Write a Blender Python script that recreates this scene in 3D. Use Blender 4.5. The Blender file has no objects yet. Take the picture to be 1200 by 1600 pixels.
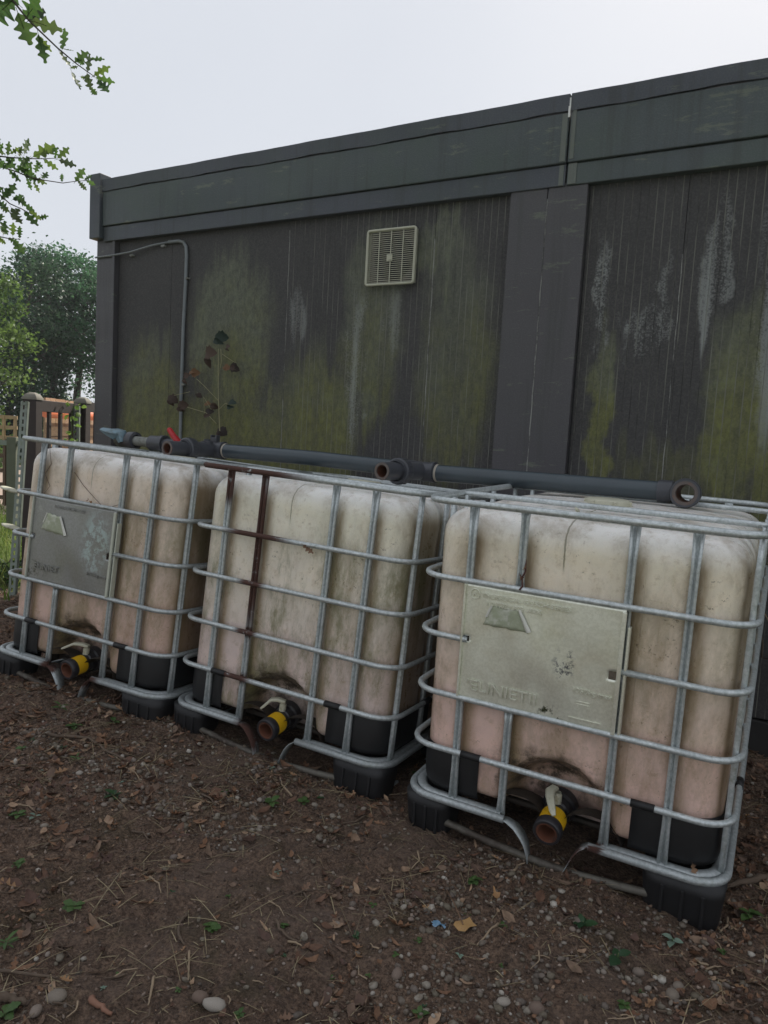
import bpy, bmesh, math, random
import numpy as np
from mathutils import Vector, Matrix
S = bpy.context.scene
C = S.collection
R = math.radians

# ---------------------------------------------------------------- camera
CM = np.array([[0.8634606209, 0.0989270685, -0.4946202495],
               [0.5012474612, -0.0585391825, 0.8633215779],
               [0.0564512078, -0.9933713300, -0.1001332208]])   # columns: image right, image down, view direction
CZ = 1.345
FPX = 1155.0
cam_d = bpy.data.cameras.new('camera')
cam = bpy.data.objects.new('camera', cam_d); C.objects.link(cam)
cam_d.sensor_fit = 'VERTICAL'; cam_d.sensor_height = 36.0
cam_d.lens = FPX / 1600 * 36; cam_d.clip_start = 0.05; cam_d.clip_end = 800
mw = Matrix.Identity(4)
for r in range(3):
    mw[r][0] = CM[r, 0]; mw[r][1] = -CM[r, 1]; mw[r][2] = -CM[r, 2]
mw[2][3] = CZ
cam.matrix_world = mw
S.camera = cam

# ---------------------------------------------------------------- world, sun, exposure
SUN_EL, SUN_AZ = 42.0, 1.0          # azimuth measured from +Y towards +X
w = bpy.data.worlds.new('World'); S.world = w; w.use_nodes = True
nt = w.node_tree; nt.nodes.clear()
wo = nt.nodes.new('ShaderNodeOutputWorld'); bg = nt.nodes.new('ShaderNodeBackground')
sky = nt.nodes.new('ShaderNodeTexSky'); sky.sky_type = 'NISHITA'; sky.sun_disc = False
sky.sun_elevation = R(SUN_EL); sky.sun_rotation = R(SUN_AZ)
sky.dust_density = 3.0; sky.air_density = 1.0; sky.ozone_density = 1.0
mx = nt.nodes.new('ShaderNodeMix'); mx.data_type = 'RGBA'; mx.inputs['Factor'].default_value = 0.93
mx.inputs['B'].default_value = (5.75, 5.95, 6.35, 1)      # thin even overcast
nt.links.new(sky.outputs[0], mx.inputs['A'])
tcw = nt.nodes.new('ShaderNodeTexCoord'); nzw = nt.nodes.new('ShaderNodeTexNoise'); nzw.inputs['Scale'].default_value = 2.2; nzw.inputs['Detail'].default_value = 5; nzw.inputs['Roughness'].default_value = .45
nt.links.new(tcw.outputs['Generated'], nzw.inputs['Vector'])
mw_ = nt.nodes.new('ShaderNodeMix'); mw_.data_type = 'RGBA'; mw_.inputs['A'].default_value = (4.65, 4.90, 5.35, 1); mw_.inputs['B'].default_value = (5.4, 5.58, 5.95, 1)
nt.links.new(nzw.outputs['Fac'], mw_.inputs['Factor']); nt.links.new(mw_.outputs['Result'], mx.inputs['B'])
nt.links.new(mx.outputs['Result'], bg.inputs['Color'])
bg.inputs['Strength'].default_value = 0.1
nt.links.new(bg.outputs[0], wo.inputs[0])
sl = bpy.data.lights.new('sun', 'SUN'); so = bpy.data.objects.new('sun', sl); C.objects.link(so)
sl.energy = 4.2; sl.angle = R(0.6); sl.color = (1.0, 0.94, 0.84)
sd = Vector((math.sin(R(SUN_AZ)) * math.cos(R(SUN_EL)), math.cos(R(SUN_AZ)) * math.cos(R(SUN_EL)), math.sin(R(SUN_EL))))
so.rotation_euler = sd.to_track_quat('Z', 'Y').to_euler(); so.location = (3, 10, 12)
vs = S.view_settings
vs.view_transform = 'Standard'; vs.look = 'None'; vs.exposure = 0.52; vs.gamma = 1.0; vs.use_curve_mapping = False
S.cycles.max_bounces = 6; S.cycles.diffuse_bounces = 3; S.cycles.glossy_bounces = 3
S.cycles.transparent_max_bounces = 6; S.cycles.transmission_bounces = 3
S.cycles.use_adaptive_sampling = True

# ---------------------------------------------------------------- helpers
rng = np.random.default_rng(7)
random.seed(7)
def ray(x, y):
    return CM @ np.array([(x - 600) / FPX, (y - 800) / FPX, 1.0])
def at_y(x, y, Y):
    d = ray(x, y); t = Y / d[1]
    return Vector((d[0] * t, Y, CZ + d[2] * t))
def at_d(x, y, dist):
    d = ray(x, y); d = d / np.hypot(d[0], d[1]) * dist
    return Vector((d[0], d[1], CZ + d[2]))

TANKS = [((-3.2341, 2.0184, 0.1074), (0.9945, -0.0959, 0.0423, 0.0923, 0.9925, 0.0796, -0.0497, -0.0753, 0.9959)),
         ((-2.2154, 2.1556, 0.0500), (0.9978, -0.0546, 0.0363, 0.0520, 0.9964, 0.0676, -0.0399, -0.0656, 0.9970)),
         ((-1.0950, 2.1550, 0.0072), (0.9995, -0.0283, 0.0154, 0.0286, 0.9995, -0.0149, -0.0150, 0.0153, 0.9998))]
def tank_matrix(i):
    o, a = TANKS[i]
    return Matrix(((a[0], a[1], a[2], o[0]), (a[3], a[4], a[5], o[1]), (a[6], a[7], a[8], o[2]), (0, 0, 0, 1)))
_ctl = []
for i in range(3):
    for p in ((0, 0), (1, 0), (0, 1.2), (1, 1.2), (.5, 0), (.5, .6), (0, .6), (1, .6)):
        v = tank_matrix(i) @ Vector((p[0], p[1], 0.0)); _ctl.append((v.x, v.y, v.z + (.050 if p[1] == 0 else .038)))
_ctl += [(0.2, 1.6, -.02), (-.7, 1.3, .0), (-1.5, .9, .04), (-1.6, 1.6, .04), (-2.5, 1.5, .09), (-3.4, 1.6, .14), (-4.2, 2.2, .16), (-4.6, 3.2, .13),
         (-6, 2, .12), (-6, 4, .10), (-8, 6, .05), (1.2, 3.0, -.02), (.1, 3.6, .0), (1.5, 1, -.02), (-.5, 0, .0), (-3, 0, .05), (-6, 0, .05), (-.1, 2.6, .005)]
_ctl = np.array(_ctl)
def ground_base(x, y):
    x = np.asarray(x, float); y = np.asarray(y, float)
    num = np.zeros_like(x); den = np.zeros_like(x)
    for cx, cy, cz in _ctl:
        wgt = 1.0 / ((x - cx) ** 2 + (y - cy) ** 2 + .04) ** 1.7
        num += wgt * cz; den += wgt
    h = num / den
    ex = np.minimum(np.minimum(x + 9.0, 2.5 - x), np.minimum(y + 1.5, 7.5 - y))
    return h * np.clip(ex / 1.5, 0, 1)
# smooth value noise on a lattice
_lat = rng.random((256, 256))
def vnoise(x, y, s, seed=0):
    x = np.asarray(x) * s + 57.3 + seed * 13.1; y = np.asarray(y) * s + 91.7 + seed * 7.7
    xi = np.floor(x).astype(int); yi = np.floor(y).astype(int); fx = x - xi; fy = y - yi
    fx = fx * fx * (3 - 2 * fx); fy = fy * fy * (3 - 2 * fy)
    g = lambda a, b: _lat[a % 256, b % 256]
    return (g(xi, yi) * (1 - fx) + g(xi + 1, yi) * fx) * (1 - fy) + (g(xi, yi + 1) * (1 - fx) + g(xi + 1, yi + 1) * fx) * fy
def ground_z(x, y):
    n = (vnoise(x, y, 1.7, 1) - .5) * .035 + (vnoise(x, y, 5.1, 2) - .5) * .026 + (vnoise(x, y, 13, 3) - .5) * .024 + (vnoise(x, y, 31, 4) - .5) * .017 + (vnoise(x, y, 60, 5) - .5) * .009
    ex = np.minimum(np.minimum(np.asarray(x) + 9.0, 2.5 - np.asarray(x)), np.minimum(np.asarray(y) + 1.5, 7.5 - np.asarray(y)))
    return ground_base(x, y) + n * np.clip(ex / .5, 0, 1)
def at_ground(px, py):
    d = ray(px, py); z = .03
    for _ in range(12):
        t = (z - CZ) / d[2]; z = float(ground_z(d[0] * t, d[1] * t))
    return Vector((d[0] * t, d[1] * t, z))

def link(name, me, parent=None, mat=None):
    o = bpy.data.objects.new(name, me); C.objects.link(o)
    if parent is not None: o.parent = parent
    if mat is not None and me is not None:
        if len(me.materials) == 0: me.materials.append(mat)
    return o
def tag(o, label=None, cat=None, group=None, kind=None):
    if label: o['label'] = label
    if cat: o['category'] = cat
    if group: o['group'] = group
    if kind: o['kind'] = kind
    return o
def empty(name, loc=(0, 0, 0), label=None, cat=None, group=None):
    o = bpy.data.objects.new(name, None); C.objects.link(o); o.location = loc; o.empty_display_size = .1
    return tag(o, label, cat, group)

class MB:
    def __init__(s): s.v = []; s.f = []; s.sm = []
    def add(s, vs, fs, smooth=True):
        b = len(s.v); s.v += [tuple(p) for p in vs]; s.f += [tuple(i + b for i in f) for f in fs]; s.sm += [smooth] * len(fs); return s
    def box(s, c, d, M=None):
        x, y, z = d[0] / 2, d[1] / 2, d[2] / 2
        vs = [Vector((a, b, e)) for a in (-x, x) for b in (-y, y) for e in (-z, z)]
        if M is not None: vs = [M @ q for q in vs]
        vs = [q + Vector(c) for q in vs]
        return s.add(vs, [(0, 1, 3, 2), (4, 6, 7, 5), (0, 4, 5, 1), (2, 3, 7, 6), (0, 2, 6, 4), (1, 5, 7, 3)], False)
    def bar(s, a, b, wd, th, up=(0, 0, 1)):
        a = Vector(a); b = Vector(b); t = (b - a); L = t.length; t.normalize()
        u = t.cross(Vector(up)).normalized(); v = u.cross(t)
        M = Matrix((u, t, v)).transposed()
        return s.box((a + b) / 2, (wd, L, th), M)
    def sweep(s, pts, prof, closed=False, up=(0, 0, 1), scale=None, caps=True):
        pts = [Vector(p) for p in pts]; n = len(pts); m = len(prof); vs = []; fs = []
        nrm = Vector(up)
        for i, p in enumerate(pts):
            if closed: t = pts[(i + 1) % n] - pts[i - 1]
            else: t = pts[min(i + 1, n - 1)] - pts[max(i - 1, 0)]
            t.normalize()
            nn = nrm - t * nrm.dot(t)
            if nn.length < 1e-4: nn = t.orthogonal()
            nn.normalize(); nrm = nn if not closed else Vector(up)
            bb = t.cross(nn)
            k = scale[i] if scale else (1, 1)
            if not isinstance(k, tuple): k = (k, k)
            for (a, b) in prof: vs.append(p + bb * a * k[0] + nn * b * k[1])
        for i in range(n if closed else n - 1):
            for j in range(m):
                a = i * m + j; b = i * m + (j + 1) % m; c = ((i + 1) % n) * m + (j + 1) % m; d = ((i + 1) % n) * m + j
                fs.append((a, b, c, d))
        if not closed and caps:
            fs.append(tuple(range(m))[::-1]); fs.append(tuple((n - 1) * m + j for j in range(m)))
        return s.add(vs, fs)
    def tube(s, pts, r, n=10, **k):
        rr = r if not isinstance(r, (list, tuple)) else 1.0
        prof = [(math.cos(2 * math.pi * j / n) * rr, math.sin(2 * math.pi * j / n) * rr) for j in range(n)]
        if isinstance(r, (list, tuple)): k['scale'] = list(r)
        return s.sweep(pts, prof, **k)
    def lathe(s, prof, o, ax, n=24, close=False):
        """prof: list of (distance along axis, radius)"""
        o = Vector(o); ax = Vector(ax).normalized(); u = ax.orthogonal().normalized(); v = ax.cross(u); vs = []; fs = []
        for (t, r) in prof:
            for j in range(n):
                a = 2 * math.pi * j / n; vs.append(o + ax * t + (u * math.cos(a) + v * math.sin(a)) * r)
        m = len(prof)
        for i in range(m if close else m - 1):
            for j in range(n):
                a = i * n + j; b = i * n + (j + 1) % n; i2 = (i + 1) % m
                fs.append((a, b, i2 * n + (j + 1) % n, i2 * n + j))
        return s.add(vs, fs)
    def grid(s, nx, ny, fn, smooth=True, skip=None):
        vs = [fn(i / nx, j / ny) for j in range(ny + 1) for i in range(nx + 1)]
        fs = [(j * (nx + 1) + i, j * (nx + 1) + i + 1, (j + 1) * (nx + 1) + i + 1, (j + 1) * (nx + 1) + i) for j in range(ny) for i in range(nx) if not (skip and skip((i + .5) / nx, (j + .5) / ny))]
        return s.add(vs, fs, smooth)
    def mesh(s, name):
        me = bpy.data.meshes.new(name); me.from_pydata([tuple(p) for p in s.v], [], s.f)
        me.polygons.foreach_set('use_smooth', s.sm); me.update(); return me
    def build(s, name, mat, parent=None, bevel=0, edge=False):
        me = s.mesh(name); me.materials.append(mat)
        o = link(name, me, parent)
        if bevel:
            b = o.modifiers.new('bevel', 'BEVEL'); b.width = bevel; b.segments = 2; b.limit_method = 'ANGLE'; b.angle_limit = R(40)
        if edge:
            e = o.modifiers.new('split', 'EDGE_SPLIT'); e.split_angle = R(42)
        return o
def rrect(x0, y0, x1, y1, r, z, nc=6, ns=1):
    P = []
    for (cx, cy, a0) in ((x0 + r, y0 + r, 180), (x1 - r, y0 + r, 270), (x1 - r, y1 - r, 0), (x0 + r, y1 - r, 90)):
        for k in range(nc + 1):
            a = R(a0 + 90 * k / nc); P.append((cx + r * math.cos(a), cy + r * math.sin(a), z))
    if ns > 1:
        Q = []
        for i, p in enumerate(P):
            Q.append(p)
            if i % (nc + 1) == nc:
                q = P[(i + 1) % len(P)]
                for k in range(1, ns): Q.append(tuple(p[c] + (q[c] - p[c]) * k / ns for c in range(3)))
        P = Q
    return P
def np_mesh(name, V, F, mat, tint=None, smooth=False):
    """fast mesh from arrays; F is (n,3) or (n,4)"""
    me = bpy.data.meshes.new(name); k = F.shape[1]
    me.vertices.add(len(V)); me.vertices.foreach_set('co', V.astype(np.float32).ravel())
    me.loops.add(F.size); me.loops.foreach_set('vertex_index', F.astype(np.int32).ravel())
    me.polygons.add(len(F)); me.polygons.foreach_set('loop_start', np.arange(0, F.size, k, dtype=np.int32))
    me.polygons.foreach_set('use_smooth', np.full(len(F), smooth))
    me.update(calc_edges=True)
    if tint is not None:
        a = me.attributes.new('tint', 'FLOAT', 'POINT'); a.data.foreach_set('value', tint.astype(np.float32))
    me.materials.append(mat)
    return me
def scatter(name, bases, pos, rot, scl, mat, smooth=False, tint=None):
    """bases: list of (V,F); pos (n,3) rot (n,3,3) scl (n,3)"""
    Vs, Fs, Ts = [], [], []; off = 0; n = len(pos); which = rng.integers(0, len(bases), n)
    t = rng.random(n) if tint is None else tint
    for b, (V, F) in enumerate(bases):
        idx = np.where(which == b)[0]
        if len(idx) == 0: continue
        P = np.einsum('nij,nvj->nvi', rot[idx], V[None] * scl[idx][:, None, :]) + pos[idx][:, None, :]
        k = len(V); FF = F[None] + (np.arange(len(idx)) * k)[:, None, None] + off
        Vs.append(P.reshape(-1, 3)); Fs.append(FF.reshape(-1, F.shape[1])); Ts.append(np.repeat(t[idx], k)); off += k * len(idx)
    me = np_mesh(name, np.concatenate(Vs), np.concatenate(Fs), mat, np.concatenate(Ts), smooth)
    return link(name, me)
def rots(n, tilt=math.pi, yaw=True):
    a = rng.random(n) * 2 * np.pi if yaw else np.zeros(n); b = (rng.random(n) - .5) * 2 * tilt; c = rng.random(n) * 2 * np.pi
    ca, sa = np.cos(a), np.sin(a); cb, sb = np.cos(b), np.sin(b); cc, sc = np.cos(c), np.sin(c); z = np.zeros(n); o = np.ones(n)
    Rz = np.stack([np.stack([ca, -sa, z], 1), np.stack([sa, ca, z], 1), np.stack([z, z, o], 1)], 1)
    Rx = np.stack([np.stack([o, z, z], 1), np.stack([z, cb, -sb], 1), np.stack([z, sb, cb], 1)], 1)
    R2 = np.stack([np.stack([cc, -sc, z], 1), np.stack([sc, cc, z], 1), np.stack([z, z, o], 1)], 1)
    return Rz @ Rx @ R2
def ico(sub=1, jit=.15, squash=.7):
    bm = bmesh.new(); bmesh.ops.create_icosphere(bm, subdivisions=sub, radius=1)
    V = np.array([v.co[:] for v in bm.verts]); F = np.array([[v.index for v in f.verts] for f in bm.faces]); bm.free()
    V = V * (1 + (rng.random((len(V), 1)) - .5) * 2 * jit) * np.array([1, .8, squash])
    return V, F

# ---------------------------------------------------------------- material helpers
class NB:
    def __init__(s, name):
        s.m = bpy.data.materials.new(name); s.m.use_nodes = True; s.t = s.m.node_tree; s.t.nodes.clear()
        s.out = s.t.nodes.new('ShaderNodeOutputMaterial'); s.p = s.t.nodes.new('ShaderNodeBsdfPrincipled'); s.L(s.p.outputs[0], s.out.inputs[0])
    def L(s, a, b): s.t.links.new(a, b)
    def n(s, typ, **k):
        q = s.t.nodes.new(typ)
        for a, b in k.items(): setattr(q, a, b)
        return q
    def put(s, sock, v):
        if hasattr(v, 'is_linked') or isinstance(v, bpy.types.NodeSocket): s.L(v, sock)
        elif isinstance(v, tuple) and len(v) == 3 and sock.type == 'RGBA': sock.default_value = (*v, 1)
        else: sock.default_value = v
    def math(s, op, a, b=None, c=None, clamp=False):
        q = s.n('ShaderNodeMath', operation=op, use_clamp=clamp); s.put(q.inputs[0], a)
        if b is not None: s.put(q.inputs[1], b)
        if c is not None: s.put(q.inputs[2], c)
        return q.outputs[0]
    def vmath(s, op, a, b=None):
        q = s.n('ShaderNodeVectorMath', operation=op); s.put(q.inputs[0], a)
        if b is not None: s.put(q.inputs[1], b)
        return q.outputs['Value'] if op in ('LENGTH', 'DISTANCE', 'DOT_PRODUCT') else q.outputs[0]
    def obj(s): return s.n('ShaderNodeTexCoord').outputs['Object']
    def world(s): return s.n('ShaderNodeNewGeometry').outputs['Position']
    def scaled(s, v, k): return s.vmath('MULTIPLY', v, k)
    def xyz(s, v):
        q = s.n('ShaderNodeSeparateXYZ'); s.L(v, q.inputs[0]); return q.outputs
    def noise(s, v, scale, detail=4, rough=.6, dist=0):
        q = s.n('ShaderNodeTexNoise'); s.L(v, q.inputs['Vector']); q.inputs['Scale'].default_value = scale; q.inputs['Detail'].default_value = detail
        q.inputs['Roughness'].default_value = rough; q.inputs['Distortion'].default_value = dist; return q.outputs['Fac']
    def ramp(s, f, a, b, lo=0.0, hi=1.0, smooth=True):
        q = s.n('ShaderNodeMapRange'); q.interpolation_type = 'SMOOTHSTEP' if smooth else 'LINEAR'; s.put(q.inputs['Value'], f)
        q.inputs['From Min'].default_value = a; q.inputs['From Max'].default_value = b; q.inputs['To Min'].default_value = lo; q.inputs['To Max'].default_value = hi; return q.outputs[0]
    def mix(s, f, a, b, mode='MIX'):
        q = s.n('ShaderNodeMix'); q.data_type = 'RGBA'; q.blend_type = mode; s.put(q.inputs['Factor'], f); s.put(q.inputs['A'], a); s.put(q.inputs['B'], b); return q.outputs['Result']
    def bump(s, h, strength=.3, dist=.01):
        q = s.n('ShaderNodeBump'); s.put(q.inputs['Height'], h); q.inputs['Strength'].default_value = strength; q.inputs['Distance'].default_value = dist
        s.L(q.outputs[0], s.p.inputs['Normal']); return q
    def set(s, **k):
        for a, b in k.items(): s.put(s.p.inputs[{'color': 'Base Color', 'rough': 'Roughness', 'metal': 'Metallic', 'spec': 'Specular IOR Level', 'sss': 'Subsurface Weight', 'alpha': 'Alpha'}.get(a, a)], b)
        return s.m
    def gauss(s, v, c, r, lo=.55, hi=1.15):
        """1 inside an ellipse in the given coordinates, fading to 0"""
        d = s.vmath('LENGTH', s.vmath('MULTIPLY', s.vmath('SUBTRACT', v, tuple(c)), tuple(1 / q for q in r)))
        return s.ramp(d, lo, hi, 1.0, 0.0)
def simple(name, col, rough=.6, metal=0, var=.25, scale=20, bump=0, spec=.5, dirt=None, dirtlo=.5):
    b = NB(name); v = b.obj(); n = b.noise(v, scale, 5)
    c = b.mix(n, tuple(x * (1 - var) for x in col), tuple(min(1, x * (1 + var)) for x in col))
    if dirt:
        c = b.mix(b.ramp(b.noise(v, scale * .45, 6, .7), dirtlo, dirtlo + .18), c, dirt)
    b.set(color=c, rough=rough, metal=metal, spec=spec)
    if bump: b.bump(b.noise(v, scale * 4, 6, .7), bump, .004)
    return b.m
def leafmat(name, cols, rough=.55, trans=.35, attr=None, spots=None):
    """cols: list of colours picked by object random (or the tint attribute)"""
    b = NB(name)
    if attr: f = b.n('ShaderNodeAttribute', attribute_name='tint').outputs['Fac']
    else: f = b.n('ShaderNodeObjectInfo').outputs['Random']
    cr = b.n('ShaderNodeValToRGB'); b.L(f, cr.inputs[0]); el = cr.color_ramp.elements
    while len(el) < len(cols): el.new(.5)
    for i, c in enumerate(cols): el[i].position = i / max(1, len(cols) - 1); el[i].color = (*c, 1)
    col = cr.outputs[0]
    v = b.obj()
    col = b.mix(b.ramp(b.noise(v, 60, 4), .35, .65), b.mix(1.0, col, (.72, .72, .72), 'MULTIPLY'), col)
    if spots: col = b.mix(b.ramp(b.noise(v, 35, 3), .58, .68), col, spots)
    b.set(color=col, rough=rough, spec=.35)
    tr = b.n('ShaderNodeBsdfTranslucent'); b.L(col, tr.inputs[0])
    ms = b.n('ShaderNodeMixShader'); ms.inputs[0].default_value = trans
    b.L(b.p.outputs[0], ms.inputs[1]); b.L(tr.outputs[0], ms.inputs[2]); b.L(ms.outputs[0], b.out.inputs[0])
    return b.m

# galvanised tube steel
def galv(name, rust=None, tone=1.0, rough=.42):
    b = NB(name); v = b.obj()
    n1 = b.noise(v, 14, 5, .65); n2 = b.noise(v, 90, 4, .6)
    c = b.mix(n1, (.34 * tone, .37 * tone, .385 * tone), (.78 * tone, .82 * tone, .82 * tone))
    c = b.mix(b.ramp(n2, .3, .7), b.mix(1.0, c, (.70, .73, .72), 'MULTIPLY'), c)
    moss = b.ramp(b.noise(v, 9, 6, .75), .56, .70)
    c = b.mix(b.math('MULTIPLY', moss, .5), c, (.17, .18, .12))
    metal = b.ramp(n1, .3, .8, .35, .7)
    rs = b.ramp(b.noise(v, 17, 7, .8), .66, .72); c = b.mix(b.math('MULTIPLY', rs, .6), c, (.13, .06, .035))
    if rust:
        x, y, z = b.xyz(v)[:3]; m = None
        vd = b.vmath('ADD', v, b.vmath('MULTIPLY', b.vmath('SUBTRACT', b.n('ShaderNodeTexNoise').outputs['Color'], (.5, .5, .5)), (.05, .05, .05)))
        for (cc, rr) in rust:
            g = b.gauss(vd, cc, rr); m = g if m is None else b.math('MAXIMUM', m, g)
        m = b.math('MULTIPLY', m, b.ramp(b.noise(v, 22, 6, .7), .28, .42))
        c = b.mix(m, c, b.mix(b.noise(v, 60, 4), (.034, .018, .014), (.095, .036, .024)))
        metal = b.math('MULTIPLY', metal, b.math('SUBTRACT', 1.0, m))
        ro = b.math('MULTIPLY_ADD', m, .4, rough)
    else: ro = b.ramp(n2, .2, .8, rough - .08, rough + .12)
    b.set(color=c, rough=ro, metal=metal)
    b.bump(b.math('MULTIPLY_ADD', n1, .6, n2), .35, .003)
    return b.m
G_RUST2 = [((.337, .02, .86), (.04, .2, .42)), ((.17, .02, 1.09), (.04, .1, .10)), ((.22, 0, 1.15), (.36, .06, .05)), ((.34, 0, .904), (.17, .05, .03)), ((.34, 0, .713), (.07, .05, .03)), ((.34, 0, .52), (.06, .05, .03)), ((.30, 0, .333), (.10, .05, .03)), ((.42, 0, .13), (.10, .1, .08))]
G_RUST1 = [((.62, 0, .13), (.06, .1, .06)), ((.36, 0, .15), (.05, .06, .04)), ((1, .6, .8), (.1, .2, .2))]
G_RUST3 = [((.55, 0, .13), (.07, .1, .06)), ((.64, 0, .15), (.03, .06, .03)), ((.0, .5, .6), (.1, .3, .3))]
M_GALV = [galv('galvanised_steel_dark', G_RUST1, .85), galv('galvanised_steel_rusty', G_RUST2, 1.0), galv('galvanised_steel', G_RUST3, 1.05)]
M_BASE = [galv('galvanised_base_mossy', G_RUST1, .75, .5), galv('galvanised_base_rusty', G_RUST2, .75, .5), galv('galvanised_base', G_RUST3, .85, .5)]
M_SKID = simple('mud_stained_tube', (.125, .115, .095), .6, .15, .4, 14, .3, dirt=(.05, .037, .028), dirtlo=.46)
M_STEEL = galv('bright_steel', None, 1.0, .35)

XV = (.17, .337, .661, .829)
YV = (.085, .33, .60, .87, 1.115)
def bottle_mat(name, top, low, green, dirty):
    b = NB(name); v = b.obj(); X, Y, Z = b.xyz(v)[:3]
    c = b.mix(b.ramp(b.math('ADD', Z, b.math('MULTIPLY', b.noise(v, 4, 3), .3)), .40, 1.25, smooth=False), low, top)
    c = b.mix(b.ramp(b.math('ADD', Z, b.math('MULTIPLY', b.noise(v, 3, 2), .05)), .545, .575, .38, 0), c, low)
    n = b.noise(v, 7, 6, .7); c = b.mix(b.ramp(n, .35, .7), c, b.mix(1.0, c, (1.12, 1.10, 1.06), 'MULTIPLY'))
    c = b.mix(b.ramp(Z, 1.02, 1.11, 0, .8), c, (.82, .81, .80))       # sky highlight painted white on shoulder and top
    # greasy brown run-off beside each bar
    st = None
    vs = b.scaled(v, (1, 1, .25)); wob = b.math('MULTIPLY', b.math('SUBTRACT', b.noise(vs, 12, 4), .5), .02)
    for xv, w in [(x + .018, .022) for x in XV] + [(.015, .03), (.985, .03)]:
        g = b.ramp(b.math('ABSOLUTE', b.math('SUBTRACT', b.math('ADD', X, wob), xv)), w * .1, w * 2.1, 1.0, 0.0)
        st = g if st is None else b.math('MAXIMUM', st, g)
    for yv in YV:
        g = b.math('MULTIPLY', b.ramp(b.math('ABSOLUTE', b.math('SUBTRACT', Y, yv)), .005, .04, 1.0, 0.0), b.ramp(Y, .06, .09))
        st = b.math('MAXIMUM', st, g)
    st = b.math('MULTIPLY', b.math('MULTIPLY', st, b.ramp(Z, 1.10, 1.02)), b.ramp(b.noise(vs, 9, 5, .7), .15, .60))
    c = b.mix(b.math('MULTIPLY', st, .85), c, (.22, .145, .07))
    c = b.mix(b.math('MULTIPLY', b.ramp(b.noise(v, 28, 6, .75), .50, .72), .42), c, (.30, .225, .13))
    # broad staining
    g1 = b.ramp(b.noise(b.scaled(v, (1, 1, .5)), 4.5, 7, .75, .2), .42, .68)
    c = b.mix(b.math('MULTIPLY', g1, dirty), c, (.24, .17, .085))
    g2 = b.math('MULTIPLY', b.ramp(b.noise(b.scaled(v, (1, 1, .35)), 5.0, 8, .78), .45, .66), b.ramp(Z, 1.08, .8))
    c = b.mix(b.math('MULTIPLY', g2, green), c, (.15, .15, .06))
    # small specks of dirt
    sp = b.ramp(b.noise(v, 55, 5, .7), .60, .68); sp = b.math('MULTIPLY', sp, b.ramp(b.noise(v, 7, 4), .42, .6))
    c = b.mix(b.math('MULTIPLY', sp, .7), c, (.10, .075, .04))
    # grime band above the valve recess and along lower edge
    gm = b.gauss(v, (.47, .03, .30), (.22, .5, .12)); gm = b.math('MULTIPLY', gm, b.ramp(b.noise(v, 18, 6, .75), .38, .62))
    c = b.mix(gm, c, (.055, .042, .028))
    dk = b.gauss(v, (.5, .03, .19), (.16, .2, .12)); c = b.mix(b.math('MULTIPLY', dk, .75), c, (.05, .038, .03))
    # crease line near the middle
    cl = b.math('MULTIPLY', b.ramp(b.math('ABSOLUTE', b.math('SUBTRACT', b.math('ADD', X, b.math('MULTIPLY', b.math('SUBTRACT', b.noise(v, 9, 4), .5), .03)), .462)), .0015, .004, 1.0, 0.0), b.ramp(Z, .96, 1.0))
    c = b.mix(b.math('MULTIPLY', cl, .7), c, (.12, .11, .05))
    b.set(color=c, rough=b.ramp(b.noise(v, 24, 6, .7), .35, .7, .26, .55), spec=.5)
    b.p.inputs['Subsurface Weight'].default_value = .12; b.p.inputs['Subsurface Radius'].default_value = (.04, .025, .015)
    ln = None
    for xm in (.703, .752, .775):
        g = b.ramp(b.math('ABSOLUTE', b.math('SUBTRACT', X, xm)), .0008, .0028, 1.0, 0.0); ln = g if ln is None else b.math('MAXIMUM', ln, g)
    ln = b.math('MULTIPLY', b.math('MULTIPLY', ln, b.ramp(Z, 1.06, 1.02)), b.ramp(Y, .3, .25))
    for zm in (.62, .78, .93):
        g = b.math('MULTIPLY', b.ramp(b.math('ABSOLUTE', b.math('SUBTRACT', Z, zm)), .0006, .002, 1.0, 0.0), b.math('MULTIPLY', b.math('GREATER_THAN', X, .703), b.math('LESS_THAN', X, .752))); ln = b.math('MAXIMUM', ln, b.math('MULTIPLY', g, .6))
    b.bump(b.math('MULTIPLY_ADD', ln, .8, b.math('MULTIPLY', b.noise(v, 45, 4, .6), .5)), .35, .003)
    return b.m
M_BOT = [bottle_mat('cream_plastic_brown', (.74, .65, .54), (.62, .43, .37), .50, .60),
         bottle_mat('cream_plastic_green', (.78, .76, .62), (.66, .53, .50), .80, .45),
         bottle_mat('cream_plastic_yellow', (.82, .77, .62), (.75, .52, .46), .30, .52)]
M_BLACK = simple('black_plastic', (.009, .009, .010), .55, 0, .4, 12, .2, dirt=(.06, .05, .035), dirtlo=.62)
M_GUARD = simple('black_guard_plastic', (.011, .011, .012), .5, 0, .3, 9, .15, dirt=(.05, .045, .03), dirtlo=.66)
M_YEL = simple('yellow_plastic', (.70, .43, .012), .4, 0, .15, 25, dirt=(.12, .09, .02), dirtlo=.56)
M_BORE = simple('brown_bore', (.13, .046, .024), .7, 0, .4, 30, dirt=(.04, .018, .012))
M_VALVE = simple('black_valve_plastic', (.022, .021, .024), .38, 0, .3, 20, dirt=(.07, .055, .045), dirtlo=.58)
M_WHITE = simple('dirty_white_plastic', (.50, .49, .38), .45, 0, .15, 20, dirt=(.16, .15, .07), dirtlo=.55)
M_GRIME = simple('muddy_steel', (.045, .035, .027), .65, .2, .5, 14, .4, dirt=(.02, .016, .012), dirtlo=.5)
M_PVC = simple('grey_pvc', (.045, .060, .070), .26, 0, .25, 8, 0, dirt=(.09, .085, .07), dirtlo=.62)
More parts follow.
